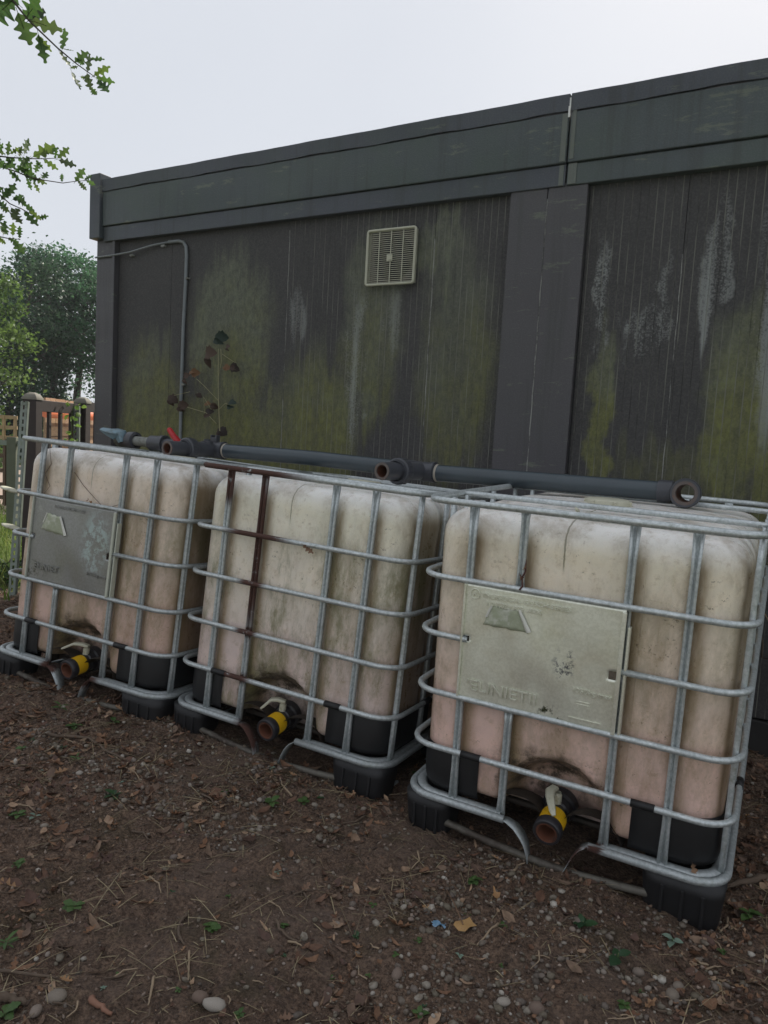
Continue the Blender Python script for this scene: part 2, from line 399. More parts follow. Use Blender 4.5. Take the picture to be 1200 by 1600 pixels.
M_PVC2 = simple('dark_fitting_plastic', (.048, .051, .060), .42, 0, .3, 12, .1, dirt=(.10, .08, .06), dirtlo=.58)
M_GLUE = simple('dried_pipe_cement', (.32, .29, .24), .8, 0, .3, 30)
M_RIM = simple('worn_pipe_mouth', (.11, .09, .08), .6, 0, .4, 30, dirt=(.20, .09, .05), dirtlo=.48)
M_RED = simple('red_handle_plastic', (.42, .015, .02), .4, 0, .2, 20)
M_BLUE = simple('blue_grey_handle_plastic', (.17, .26, .31), .5, 0, .2, 20, dirt=(.09, .12, .12))
M_CLIP = simple('pale_connector_plastic', (.22, .23, .21), .5, 0, .3, 20, dirt=(.08, .08, .06))

# label plate metal
def plate_mat(name, base, blotch):
    b = NB(name); v = b.obj(); n = b.noise(v, 3.0, 4, .6, .3); n2 = b.noise(v, 120, 3)
    c = b.mix(n, tuple(x * .8 for x in base), tuple(x * 1.25 for x in base))
    c = b.mix(b.ramp(n2, .35, .65), b.mix(1.0, c, (.88, .88, .86), 'MULTIPLY'), c)
    for (cc, rr, col, lo) in blotch:
        g = b.math('MULTIPLY', b.gauss(v, cc, rr), b.ramp(b.noise(v, 26, 6, .75), lo, lo + .1)); c = b.mix(g, c, col)
    b.set(color=c, rough=b.ramp(b.noise(v, 10, 5), .3, .7, .3, .5), metal=.6); b.bump(n2, .05, .001); return b.m
M_PLATE3 = plate_mat('tinplate_olive', (.84, .85, .74), [((.5, 0, .70), (.035, .1, .06), (.07, .08, .10), .50), ((.52, 0, .72), (.11, .1, .08), (.32, .36, .38), .60), ((.47, 0, .54), (.04, .1, .03), (.05, .06, .025), .50)])
M_PLATE1 = plate_mat('tinplate_grey', (.30, .30, .29), [((.56, 0, .74), (.085, .1, .15), (.42, .50, .50), .46), ((.3, 0, .86), (.2, .1, .04), (.40, .40, .38), .55), ((.2, 0, .56), (.1, .1, .06), (.12, .12, .10), .5)])
M_EDGE = simple('pale_plate_edge', (.50, .52, .44), .5, .2, .15, 30, dirt=(.2, .2, .16), dirtlo=.6)
M_STICK = simple('weathered_paper', (.36, .39, .28), .9, 0, .3, 40, dirt=(.55, .56, .48), dirtlo=.5)
M_PAPER = simple('curled_white_paper', (.62, .62, .56), .8, 0, .12, 30)

# ================================================================ SETTING: cabin
WY = 3.65
def wall_mat(name):
    b = NB(name); P = b.world(); X, Y, Z = b.xyz(P)[:3]
    streak = b.noise(b.scaled(P, (17, 17, .9)), 1.0, 4, .55)
    fine = b.noise(b.scaled(P, (160, 160, 3)), 1.0, 3, .6)
    grain = b.noise(P, 130, 3, .6)
    base = b.mix(b.noise(b.scaled(P, (3, 3, 1)), 1.0, 4), (.020, .020, .020), (.044, .042, .043))
    # wobble so that stain edges run down in drips
    comb = b.n('ShaderNodeCombineXYZ')
    b.L(b.math('MULTIPLY_ADD', b.math('SUBTRACT', b.noise(P, 5, 4), .5), .22, X), comb.inputs[0])
    comb.inputs[1].default_value = 0
    b.L(b.math('MULTIPLY_ADD', b.math('SUBTRACT', streak, .5), .75, b.math('MULTIPLY_ADD', b.math('SUBTRACT', b.noise(P, 4, 4), .5), .45, Z)), comb.inputs[2])
    W = comb.outputs[0]
    def patches(lst):
        m = None
        for (cx, cz, rx, rz, s) in lst:
            g = b.math('MULTIPLY', b.gauss(W, (cx, 0, cz), (rx, 1, rz), .62, 1.12), s); m = g if m is None else b.math('MAXIMUM', m, g)
        return m
    green = patches([(-3.30, 1.95, .38, .50, 1), (-3.2, 1.25, .75, .40, .9), (-3.98, 1.35, .34, .65, .95), (-2.60, 1.25, .33, .62, 1), (-2.25, 1.95, .22, .62, .8), (-1.83, 2.38, .16, .20, .9),
                     (-1.70, 1.75, .24, .70, .65), (-.92, 1.50, .07, .42, 1), (-.32, 1.55, .16, .55, 1), (-.12, 1.35, .10, .5, .9), (.4, 1.6, .3, .9, .8), (1.4, 1.5, .4, .8, .8), (-4.44, 1.3, .05, .45, .8), (-.6, 1.2, .3, .2, .4)])
    grey = patches([(-.955, 2.10, .045, .30, 1), (-.76, 1.86, .10, .13, .9), (-.68, 1.95, .03, .3, .8), (-.47, 2.20, .06, .28, .75), (-2.34, 1.72, .07, .46, .7), (-.18, 2.1, .12, .65, .7), (-2.78, 2.05, .08, .2, .55), (-2.1, 2.0, .06, .2, .45)])
    tex = b.ramp(b.math('MULTIPLY_ADD', grain, .6, b.math('MULTIPLY', streak, .6)), .42, .72)
    gcol = b.mix(b.ramp(b.math('ADD', Z, b.math('MULTIPLY', b.math('SUBTRACT', b.noise(P, 3, 5), .5), 2.2)), 1.2, 2.3), (.145, .155, .034), (.130, .148, .100))
    mot = b.ramp(b.noise(b.scaled(P, (1, 1, .5)), 34, 6, .75), .30, .70)
    gcol = b.mix(mot, b.mix(1.0, gcol, (.50, .50, .52), 'MULTIPLY'), b.mix(1.0, gcol, (1.15, 1.12, 1.05), 'MULTIPLY'))
    c = b.mix(b.math('MULTIPLY', green, b.ramp(tex, 0, 1, .55, 1.0)), base, gcol)
    c = b.mix(b.math('MULTIPLY', grey, b.ramp(b.math('MULTIPLY_ADD', streak, .7, b.math('MULTIPLY', grain, .5)), .50, .74)), c, (.30, .32, .31))
    # pale flecks in fine vertical runs
    fl = b.math('MULTIPLY', b.ramp(fine, .64, .74), b.ramp(b.noise(b.scaled(P, (5, 5, 2)), 1.0, 4), .5, .65))
    c = b.mix(b.math('MULTIPLY', fl, .6), c, (.17, .17, .15))
    gl = b.ramp(b.math('ABSOLUTE', b.math('SUBTRACT', b.math('FRACT', b.math('ADD', b.math('DIVIDE', X, .037), .5)), .5)), .03, .075, 1.0, 0.0)
    gl = b.math('MULTIPLY', b.math('MULTIPLY', gl, b.math('GREATER_THAN', X, -2.85)), b.ramp(b.noise(b.scaled(P, (14, 14, 2.2)), 1.0, 6, .75), .40, .60))
    c = b.mix(b.math('MULTIPLY', gl, .85), c, (.24, .24, .205))
    c = b.mix(b.ramp(grain, .38, .7, 0, .4), c, (.13, .125, .12))
    # damp, darker towards the foot where splash-back sits
    b.set(color=c, rough=b.ramp(grain, .3, .7, .55, .75), spec=.4)
    b.bump(grain, .25, .003)
    return b.m
def fascia_mat(name, a, bb, green=.5):
    b = NB(name); P = b.world(); n = b.noise(b.scaled(P, (1.2, 1.2, 4)), 1.0, 5, .6); g = b.noise(P, 140, 3, .6)
    c = b.mix(n, a, bb); c = b.mix(b.math('MULTIPLY', b.ramp(b.noise(P, 2.2, 5), .42, .62), green), c, (.050, .075, .058))
    peel = b.math('MULTIPLY', b.ramp(b.noise(b.scaled(P, (2, 2, 9)), 1.5, 8, .8), .585, .63), .7); c = b.mix(peel, c, (.12, .14, .10))
    c = b.mix(b.ramp(g, .4, .75, 0, .25), c, (.13, .13, .13)); dr = b.math('MULTIPLY', b.ramp(b.noise(b.scaled(P, (16, 16, .7)), 1.0, 5, .7), .5, .7), .45); c = b.mix(dr, c, (.030, .032, .030)); b.set(color=c, rough=b.ramp(n, .3, .7, .38, .6), spec=.5); b.bump(g, .3, .004); return b.m
M_WALL = wall_mat('stained_dark_cladding')
M_FASC = fascia_mat('blue_green_fascia_paint', (.040, .054, .060), (.058, .076, .076))
M_COPE = fascia_mat('roof_edge_paint', (.038, .046, .062), (.054, .063, .078), .3)
M_TRIM = fascia_mat('charcoal_trim_paint', (.050, .047, .053), (.066, .062, .068), .05)
M_SEAL = NB('broken_white_sealant'); _v = M_SEAL.world(); M_SEAL.set(color=M_SEAL.mix(M_SEAL.ramp(M_SEAL.noise(M_SEAL.scaled(_v, (8, 8, 5)), 1.0, 8, .8), .40, .60), (.06, .06, .06), (.33, .33, .31)), rough=.8); M_SEAL = M_SEAL.m

cabin = empty('cabin', (-1.2, WY, 0), 'long dark timber cabin with stained grooved walls behind the tanks', 'cabin')
def cb(mb, name, mat, parent=cabin, **k):
    o = mb.build(name, mat, parent, **k)
    if parent is cabin: o.location = (1.2, -WY, 0)
    return o
# wall core, roof
X0, X1, YB = -4.55, 3.2, 9.2
cb(MB().box(((X0 + X1) / 2, (WY + .03 + YB) / 2, 1.33), (X1 - X0 - .02, YB - WY - .06, 2.60)), 'wall_core', M_TRIM)
cb(MB().box(((X0 + X1) / 2, (WY + YB) / 2, 2.80), (X1 - X0 + .02, YB - WY, .28)), 'flat_roof', M_COPE)
# grooved panels between the seams
seams = [-4.345, -3.83, -2.85, -1.871, -1.45]
def panel(x0, x1, z0=.19, z1=2.60):
    mb = MB(); P = [(x0, .0)]
    for i in (range(math.ceil((x0 + .008) / .037), math.floor((x1 - .008) / .037) + 1) if x0 > -2.9 else ()):
        x = i * .037; P += [(x - .0016, 0), (x, .0018), (x + .0016, 0)]
    P.append((x1, 0))
    vs = [(x, WY + d, z) for z in (z0, z1) for (x, d) in P] + [(x0, WY + .029, z0), (x1, WY + .029, z0), (x0, WY + .029, z1), (x1, WY + .029, z1)]
    m = len(P); fs = [(i, i + 1, m + i + 1, m + i) for i in range(m - 1)]
    b0 = 2 * m; fs += [(0, m, b0 + 2, b0), (m - 1, b0 + 1, b0 + 3, 2 * m - 1), tuple([b0, b0 + 1] + list(range(m - 1, -1, -1))), tuple(list(range(m, 2 * m)) + [b0 + 3, b0 + 2])]
    mb.add(vs, fs, False); return mb
edges = [-4.345, -3.83, -2.85, -1.871, -1.445]
for a, b_ in zip(edges[:-1], edges[1:]): cb(panel(a + .0015, b_ - .0015), 'wall_panel', M_WALL)
for a, b_ in ((-1.052, -.604), (-.604, .40), (.40, 1.4), (1.4, 2.4), (2.4, 3.2)): cb(panel(a + .0015, b_ - .0015), 'wall_panel', M_WALL)
for x, z0, z1, w_ in ((-2.85, 1.0, 2.55, .002), (-1.871, .3, 2.42, .004), (-.604, .3, 2.25, .0035)):
    m = MB(); pts = [(x + .0012 * math.sin(k * 1.7) + .0008 * math.sin(k * .6), WY - .001, z0 + (z1 - z0) * k / 40) for k in range(41)]
    m.sweep(pts, [(-w_ / 2, -.001), (w_ / 2, -.001), (w_ / 2, .002), (-w_ / 2, .002)], up=(0, 1, 0)); cb(m, 'seam_sealant', M_SEAL)
# corner trim, cover boards, skirting
cb(MB().box(((X0 - 4.375) / 2 - .0, WY + .002, 1.40), (4.55 - 4.375, .05, 2.44)), 'corner_board', M_TRIM, bevel=.004)
cb(MB().box((-4.3615, WY - .008, 1.40), (.024, .06, 2.42)), 'trim_strip', M_TRIM, bevel=.003)
cb(MB().box((-1.348, WY - .012, 1.40), (.190, .046, 2.43)), 'cover_board', M_TRIM, bevel=.003)
cb(MB().box((-1.152, WY - .012, 1.40), (.194, .046, 2.43)), 'cover_board', M_TRIM, bevel=.003)
m = MB(); pts = [(-1.251 + .0012 * math.sin(k * 2.1), WY - .034, .3 + 2.25 * k / 40) for k in range(41)]
m.sweep(pts, [(-.002, -.001), (.002, -.001), (.002, .002), (-.002, .002)], up=(0, 1, 0)); cb(m, 'seam_sealant', M_SEAL)
cb(MB().box(((X0 + X1) / 2, WY + .012, .06), (X1 - X0 - .02, .045, .236)), 'skirting_board', simple('black_skirting', (.020, .019, .018), .7, 0, .4, 8, .3), bevel=.004)
# fascia in two lengths with an open joint
FJ = -1.163
for (a, b_, dz, gm) in ((-4.46, FJ - .004, 0.0, 0), (FJ + .004, 3.25, .0, 1)):
    cx = (a + b_) / 2; L = b_ - a
    cb(MB().box((cx, WY - .018, 2.650 + dz), (L, .052, .100)), 'soffit_board', M_FASC if gm else M_COPE, bevel=.004)
    cb(MB().box((cx, WY - .024, 2.819 + dz), (L, .064, .232)), 'fascia_board', M_FASC, bevel=.005)
    m = MB(); n = int(L / .08)
    def cop(u, v, a=a, L=L, dz=dz):
        x = a + L * u; zz = 2.938 + dz + .076 * v + (.003 * math.sin(x * 9) + .002 * math.sin(x * 23)) * (1 if v < .5 else .35)
        return (x, WY - .062 - .004 * v, zz)
    m.grid(n, 2, cop); m.grid(n, 1, lambda u, v, a=a, L=L, dz=dz: (a + L * u, WY - .066 + .25 * v, cop(u, 1)[2] + .004 * v), True)
    m.grid(n, 1, lambda u, v, a=a, L=L, dz=dz: (a + L * u, WY - .062 + .02 * v, cop(u, 0)[2])); 
    cb(m, 'roof_edge_strip', M_COPE)
cb(MB().box((-4.515, WY - .030, 2.838), (.105, .096, .437)), 'end_board', M_COPE, bevel=.004)
m = MB(); m.box((FJ - .022, WY - .0575, 2.82), (.026, .004, .22)); m.box((FJ + .022, WY - .0575, 2.83), (.02, .004, .225)); m.box((FJ + .030, WY - .0455, 2.652), (.04, .004, .095)); m.box((FJ - .024, WY - .0455, 2.65), (.022, .004, .095))
cb(m, 'peeling_tape', fascia_mat('peeled_paint_patch', (.095, .110, .095), (.13, .145, .12), .2))
cb(MB().box((FJ - .001, WY - .060, 2.975), (.007, .006, .045)).box((FJ - .003, WY - .0605, 2.935), (.009, .006, .05)), 'joint_sealant_gap_light', simple('white_sealant_gap_light', (.75, .75, .74), .7, 0, .08, 30))  # white sealant, also standing in for sky light through the open joint
# cable conduit and its clips
M_COND = simple('grey_conduit_paint', (.17, .19, .20), .5, 0, .25, 14, 0, dirt=(.10, .11, .09))
cp = [(-4.55, WY - .034, 2.500), (-4.4, WY - .034, 2.502), (-4.2, WY - .036, 2.510), (-4.0, WY - .020, 2.545), (-3.85, WY - .014, 2.556), (-3.76, WY - .014, 2.556), (-3.715, WY - .014, 2.545), (-3.69, WY - .014, 2.515), (-3.683, WY - .014, 2.46),
      (-3.684, WY - .014, 2.30), (-3.694, WY - .014, 2.0), (-3.696, WY - .014, 1.6), (-3.692, WY - .014, 1.2), (-3.692, WY - .014, .8)]
cb(MB().tube(cp[:5], .007, 8, up=(0, 1, 0)), 'cable', M_COND)
cb(MB().tube(cp[4:], .011, 10, up=(0, 1, 0)), 'conduit', M_COND)
for (x, z) in ((-3.672, 2.31), (-3.684, 1.62), (-3.90, 2.535), (-4.2, 2.495)):
    cb(MB().box((x, WY - .012, z), (.032, .022, .014)), 'conduit_clip', M_CLIP, bevel=.002)
# extractor grille
M_GRIL = simple('aged_cream_grille', (.42, .42, .33), .6, 0, .2, 20, dirt=(.22, .23, .15), dirtlo=.58)
vent = MB(); vx0, vx1, vz0, vz1 = -2.275, -1.973, 2.190, 2.484
VY = WY - .030
P4 = rrect(vx0, vz0, vx1, vz1, .012, 0, 4); P4 = [(p[0], VY, p[1]) for p in P4]
vent.sweep(P4, [(-.006, -.008), (.006, -.008), (.006, .006), (-.006, .006)], closed=True, up=(0, 1, 0))
grille = vent.build('wall_vent', M_GRIL, cabin); grille.location = (1.2, -WY, 0)
bk = MB(); bk.box(((vx0 + vx1) / 2, WY - .002, (vz0 + vz1) / 2), (vx1 - vx0 - .01, .004, vz1 - vz0 - .01)); bk.build('back_plate', simple('brown_back_plate', (.055, .045, .042), .6), grille, bevel=.001)
for (c, s_) in ((((vx0 + .004), (vz0 + vz1) / 2), (.004, .30)), (((vx1 - .004), (vz0 + vz1) / 2), (.004, .30))): bk2 = MB().box((c[0], WY - .014, c[1]), (s_[0], .024, s_[1] - .012)); bk2.build('side_plate', M_GRIL, grille)
MB().lathe([(0, .001), (0, .118), (-.004, .122), (-.004, .001)], ((vx0 + vx1) / 2 + .006, WY - .005, (vz0 + vz1) / 2), (0, 1, 0), 40).build('fan_opening', simple('black_opening', (.008, .008, .012), .8), grille)
slat_me = MB().box((0, 0, 0), (vx1 - vx0 - .010, .003, .0026)).mesh('slat'); slat_me.materials.append(M_GRIL)
for k in range(26):
    o = link('slat', slat_me, grille); o.location = ((vx0 + vx1) / 2, VY + .001, vz0 + .0118 + k * .01095); o.rotation_euler = (R(-25), 0, R(random.uniform(-.25, .25)))
for k in (1, 2, 3): MB().box((vx0 + (vx1 - vx0) * k / 4 + .001, VY - .004, (vz0 + vz1) / 2), (.0045, .004, vz1 - vz0 - .012)).build('upright', M_GRIL, grille)
MB().box(((vx0 + vx1) / 2 - .002, VY - .008, (vz0 + vz1) / 2 - .006), (.036, .005, .036)).box(((vx0 + vx1) / 2 + .004, VY - .011, (vz0 + vz1) / 2 - .010), (.018, .003, .015)).build('centre_badge', M_GRIL, grille, bevel=.0015)

# ================================================================ TANKS
VPROF = [(a * .9, b) for a, b in [(-.0130, -.007), (-.0135, .002), (-.0110, .008), (-.0070, .0085), (-.0032, .004), (-.0012, -.004), (.0012, -.004), (.0032, .004), (.0070, .0085), (.0110, .008), (.0135, .002), (.0130, -.007)]]
HZ = (.904, .713, .519, .333); RIM = 1.15; BZ = .158
def bottle_mesh():
    nc, ns = 8, 84; lv = []      # (inset, z)
    zb, zt, rb, rt = .185, 1.124, .042, .086
    for k in range(3): lv.append((.42 - .17 * k, zb + .004 - .002 * k))
    for k in range(6): a = R(90 * k / 5); lv.append((rb * (1 - math.sin(a)), zb + rb * (1 - math.cos(a))))
    for k in range(1, 42): lv.append((0, zb + rb + (zt - rt - zb - rb) * k / 42))
    for k in range(8): a = R(90 * k / 7); lv.append((rt * (1 - math.cos(a)), zt - rt + rt * math.sin(a)))
    for k in range(1, 7): lv.append((rt + .32 * k / 6, zt + .010 * math.sin(k / 6 * math.pi / 2)))
    mb = MB(); rows = []
    for (ins, z) in lv:
        r = max(.104 - ins * .6, .02)
        P = rrect(.030 + ins, .034 + ins, .970 - ins, 1.166 - ins, r, z, nc, ns); rows.append(P)
    n = len(rows[0]); vs = []
    for P in rows:
        for i, (x, y, z) in enumerate(P):
            d = 0.0; side = ins_ = 0
            fade = min(1, max(0, (1.10 - z) / .06)) * min(1, max(0, (z - .2) / .05))
            if y < .10 and .05 < x < .95:
                g = sum(math.exp(-((x - xv) / .015) ** 4) for xv in XV) * .0085
                seam_ = -.004 * (1 if .700 < x < .767 else 0) + .003 * (1 if .215 < x < .285 and z < .98 else 0) - .003 * (1 if .40 < x < .60 and .55 < z < .97 else 0)
                bulge = -.0025 * sum(math.sin(math.pi * (x - a) / (b - a)) if a < x < b else 0 for a, b in zip((.05,) + XV, XV + (.95,)))
                d = (g + seam_ + bulge * min(1, max(0, (z - .33) / .06))) * fade
                if abs(x - .455) < .02 and z > .95: d += .004 * math.exp(-((x - .455) / .006) ** 2)
                e = ((x - .5) / .165) ** 2 + ((z - .16) / .20) ** 2
                if e < 1.4: t = min(1, max(0, (1.4 - e) / .8)); d += .10 * t * t * (3 - 2 * t)
                y += d
            elif y > 1.10 and .05 < x < .95:
                y -= sum(math.exp(-((x - xv) / .017) ** 2) for xv in XV) * .011 * fade
            elif (x < .1 or x > .9) and .05 < y < 1.15:
                g = sum(math.exp(-((y - yv) / .02) ** 2) for yv in YV[1:4]) * .012 * fade
                x += g if x < .5 else -g
            if z > 1.12 and .1 < x < .9 and .1 < y < 1.1:
                z += .008 * math.exp(-((y - .6) / .25) ** 2) - .010 * (math.exp(-((y - .36) / .03) ** 2) + math.exp(-((y - .84) / .03) ** 2))
            vs.append((x, y, z))
    m = len(rows); fs = [(i * n + j, i * n + (j + 1) % n, (i + 1) * n + (j + 1) % n, (i + 1) * n + j) for i in range(m - 1) for j in range(n)]
    fs += [tuple(range(n))[::-1], tuple((m - 1) * n + j for j in range(n))]
    mb.add(vs, fs); return mb.mesh('inner_bottle')
BOT_ME = bottle_mesh()
def ring_path(z, x0=0.0, x1=1.0, y0=0.0, y1=1.2, r=.095):
    return rrect(x0, y0, x1, y1, r, z, 7, 8)
def text_mesh(body, size, depth=.0008):
    cu = bpy.data.curves.new('lettering', 'FONT'); cu.body = body; cu.size = size; cu.extrude = depth; cu.align_x = 'LEFT'; cu.bevel_depth = .0004; cu.resolution_u = 3
    to = bpy.data.objects.new('lettering', cu); C.objects.link(to)
    dg = bpy.context.evaluated_depsgraph_get(); me = bpy.data.meshes.new_from_object(to.evaluated_get(dg)); me.name = 'lettering'
    bpy.data.objects.remove(to); bpy.data.curves.remove(cu); return me
def ring_gap(z, xa, xb):
    """ring open on the front face between xa and xb (goes round from xb to xa)"""
    P = [(xb, 0, z)]; full = rrect(0, 0, 1, 1.2, .095, z, 7, 6)
    # order of rrect: left-front corner, right-front, right-back, left-back
    k = 8 + 5
    seq = full[k:] + full[:8]
    P += seq; P.append((xa, 0, z)); return P

def make_tank(i, name_label, plate):
    T = empty('liquid_tank', (0, 0, 0), name_label, 'tank', 'caged liquid tanks standing in a row'); T.matrix_world = tank_matrix(i)
    g, gb = M_GALV[i], M_BASE[i]
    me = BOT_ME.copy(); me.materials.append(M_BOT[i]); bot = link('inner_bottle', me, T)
    # top fittings
    lid = MB().lathe([(0, .092), (.012, .092), (.015, .088), (.015, .080), (.030, .078), (.034, .072), (.034, .001)], (.46, .60, 1.125), (0, 0, 1), 28).build('screw_lid', M_WHITE, T, edge=True)
    for k in range(6):
        a = k * math.pi / 3; MB().box((.46 + .08 * math.cos(a), .60 + .08 * math.sin(a), 1.146), (.012, .012, .018)).build('grip_rib', M_WHITE, lid, bevel=.002)
    MB().tube([(.44, .245, 1.115), (.44, .24, 1.14), (.44, .215, 1.148)], .006, 8).build('vent_nozzle', M_WHITE, T)
    # rings
    MB().tube(ring_path(RIM), .0112, 10, closed=True).build('top_rail', g, T)
    for k, z in enumerate(HZ):
        wl = MB()
        for x in XV:
            if not (plate and k == 1 and x < .6): wl.lathe([(-.010, .004), (-.006, .0085), (.0, .0095), (.006, .0085), (.010, .004)], (x, .0065, z), (1, 0, 0), 8)
        for y in YV[1:]: wl.lathe([(-.010, .004), (0, .0095), (.010, .004)], (.9935, y, z), (0, 1, 0), 8)
        wl.build('weld_spot', g, T)
        if plate and k == 1: MB().tube(ring_gap(z, .185, .655), .0098, 10).build('ring_tube', g, T)
        else: MB().tube(ring_path(z), .0098, 10, closed=True).build('ring_tube', g, T)
    # uprights
    def upright(x, y, z0, z1, up, nm='upright_tube'):
        n = 9; pts = [(x, y, z0 + (z1 - z0) * k / n) for k in range(n + 1)]
        sc_ = [(1.25, .8)] + [(1, 1)] * (n - 1) + [(1.3, .75)]
        return MB().sweep(pts, VPROF, up=up, scale=sc_).build(nm, g, T)
    for k, x in enumerate(XV):
        if plate and k == 1:
            upright(x, .0185, BZ + .006, .51, (0, -1, 0)); upright(x, .0185, .905, RIM - .006, (0, -1, 0))
        else: upright(x, .0185, BZ + .006, RIM - .006, (0, -1, 0))
        upright(x, 1.1815, BZ + .006, RIM - .006, (0, 1, 0))
    for y in YV:
        upright(.0185, y if y > .1 else .21, BZ + .006, RIM - .006, (-1, 0, 0)); upright(.9815, y, BZ + .006, RIM - .006, (1, 0, 0))
    # cross tubes over the top
    for y in (.33, .87):
        P = [(.0, y, RIM - .002), (.03, y, RIM - .001), (.08, y, RIM + .0)] + [(.08 + .84 * k / 6, y, RIM + .0) for k in range(1, 7)] + [(.97, y, RIM - .001), (1.0, y, RIM - .002)]
        MB().tube(P, .010, 8).build('cross_tube', g, T)
    # steel pallet base
    if True:
        MB().tube(ring_gap(BZ, .355, .622), .0125, 10).build('base_rail', gb, T)
        MB().sweep([(p[0] * .955 + .0225, p[1] * .962 + .0228, .163) for p in ring_gap(BZ, .33, .65)], [(-.020, -.004), (-.012, .007), (.0, .009), (.016, .004), (.016, -.006), (0, -.001)]).build('pan_lip', gb, T)
        MB().box((.5, .64, .165), (.93, 1.05, .02)).build('base_pan', M_GRIME, T, bevel=.008)
        fl = [(-.022, -.001), (.026, -.001), (.026, .0015), (-.022, .0015)]
        for (pp) in ([(.335, .156), (.365, .154), (.392, .143), (.415, .122), (.430, .098), (.440, .065), (.446, .02)], [(.645, .158), (.618, .154), (.598, .140), (.583, .118), (.570, .090), (.560, .062), (.545, .03)]):
            MB().sweep([(a, .012, z) for a, z in pp], fl, up=(0, 0, 1), scale=[(.5, 1), (.8, 1), (1, 1), (1.1, 1), (1, 1), (.8, 1), (.6, 1)]).build('flared_strut', gb, T)
        for (cx, rr) in ((.385, .078), (.615, .082)):
            MB().grid(12, 8, lambda u, v, cx=cx, rr=rr: (cx + rr * 1.15 * math.cos(math.pi * u), .035 + .10 * v, .15 + rr * 1.1 * math.sin(math.pi * u) * (1 - .35 * v * v) + .004 * math.sin(u * 9 + v * 5))).build('pan_hump', M_GRIME, T)
        # feet
        def foot(x0, y0, x1, y1, z1=.150):
            mb = MB(); rows = []
            for (ins, z) in ((.012, -.03), (.012, .0), (.008, .05), (.003, .11), (0, z1)):
                rows.append(rrect(x0 + ins, y0 + ins, x1 - ins, y1 - ins, .045, z, 6))
            n = len(rows[0]); vs = [p for r_ in rows for p in r_]; fs = [(a * n + j, a * n + (j + 1) % n, (a + 1) * n + (j + 1) % n, (a + 1) * n + j) for a in range(len(rows) - 1) for j in range(n)]
            fs.append(tuple((len(rows) - 1) * n + j for j in range(n))); mb.add(vs, fs); return mb
        for (a, b_, c, d) in ((-.004, -.004, .165, .16), (.775, -.004, 1.004, .16), (-.004, 1.04, .18, 1.204), (.82, 1.04, 1.004, 1.204), (.42, 1.04, .58, 1.204), (-.004, .52, .10, .70), (.90, .52, 1.004, .70)):
            f_ = foot(a, b_, c, d).build('corner_foot', M_BLACK, T)
            if b_ < 0:
                for k in range(3):
                    xx = a + (c - a) * (.28 + .24 * k); MB().box((xx, b_ - .001, .06), (.010, .010, .12)).build('foot_rib', M_BLACK, f_, bevel=.003).location.y = .004
        MB().tube([(.10, .035, .075), (.155, .030, .066), (.22, .020, .066), (.30, .016, .060), (.37, .016, .056), (.44, .014, .050), (.55, .014, .048), (.62, .014, .052), (.70, .018, .056), (.80, .024, .062), (.86, .05, .063)], .0125, 8).build('skid_tube', M_SKID, T)
        for xs in (.03, .97): MB().tube([(xs, .1, .03), (xs, 1.12, .03)], .012, 8).build('skid_tube', gb, T)
    # black corner guards
    def guard(path, z0, z1, nm='corner_guard'):
        mb = MB(); n = len(path)
        lv = [(.012, z0), (.004, z0 + .02), (0, z0 + .05), (0, z1 - .006), (.003, z1)]
        vs = []
        for (ins, z) in lv:
            for p in path: vs.append((p[0] + (.5 - p[0]) * ins, p[1] + (.6 - p[1]) * ins * .8, z))
        fs = [(a * n + j, a * n + j + 1, (a + 1) * n + j + 1, (a + 1) * n + j) for a in range(len(lv) - 1) for j in range(n - 1)]
        mb.add(vs, fs); o = mb.build(nm, M_GUARD, T); s_ = o.modifiers.new('thick', 'SOLIDIFY'); s_.thickness = .003; return o
    Q = rrect(.0235, .0275, .9765, 1.1725, .107, 0, 8, 1)
    cf = Q[0:9]; guard([(.0235, .42, 0), (.0235, .3, 0)] + cf + [(.20, .0275, 0), (.248 if i != 1 else .23, .0275, 0)], .178, .325)
    cf = Q[9:18]; guard([(.730, .0275, 0), (.79, .0275, 0)] + cf + [(.9765, .3, 0), (.9765, .42, 0)], .178, .325)
    cf = Q[18:27]; guard([(.9765, .85, 0)] + cf + [(.75, 1.1725, 0)], .178, .325)
    cf = Q[27:36]; guard([(.25, 1.1725, 0)] + cf + [(.0235, .85, 0)], .178, .325)
    # sleeves on the lowest ring
    for xs in (.228, .762): 
        MB().tube([(xs - .033, 0, .333), (xs + .033, 0, .333)], .0122, 10).build('ring_sleeve', M_BLACK, T)
    MB().tube([(1, .3, .333), (1, .36, .333)], .0122, 10).build('ring_sleeve', M_BLACK, T)
    # outlet valve
    vz = .178; ax = Vector((0, -1, -.17)).normalized(); o0 = Vector((.5, .11, vz + .018))
    V = MB().lathe([(-.03, .055), (.0, .055), (.004, .045), (.03, .042), (.034, .036), (.085, .036)], o0, ax, 28).build('outlet_valve', M_VALVE, T, edge=True)
    MB().lathe([(.052, .0365), (.052, .0395), (.105, .0395), (.105, .0365)], o0, ax, 40).build('yellow_band', M_YEL, V, edge=True)
    rb = MB()
    u = ax.orthogonal().normalized(); w_ = ax.cross(u)
    for k in range(36):
        a = 2 * math.pi * k / 36; c = o0 + ax * .078 + (u * math.cos(a) + w_ * math.sin(a)) * .0398
        rb.bar(c - ax * .022, c + ax * .022, .002, .0016, up=(u * math.cos(a) + w_ * math.sin(a)))
    rb.build('band_ridges', M_YEL, V)
    MB().lathe([(.104, .036), (.104, .0415), (.108, .0435), (.135, .0435), (.139, .0405), (.139, .0335), (.132, .032)], o0, ax, 40).build('coupling_collar', M_VALVE, V, edge=True)
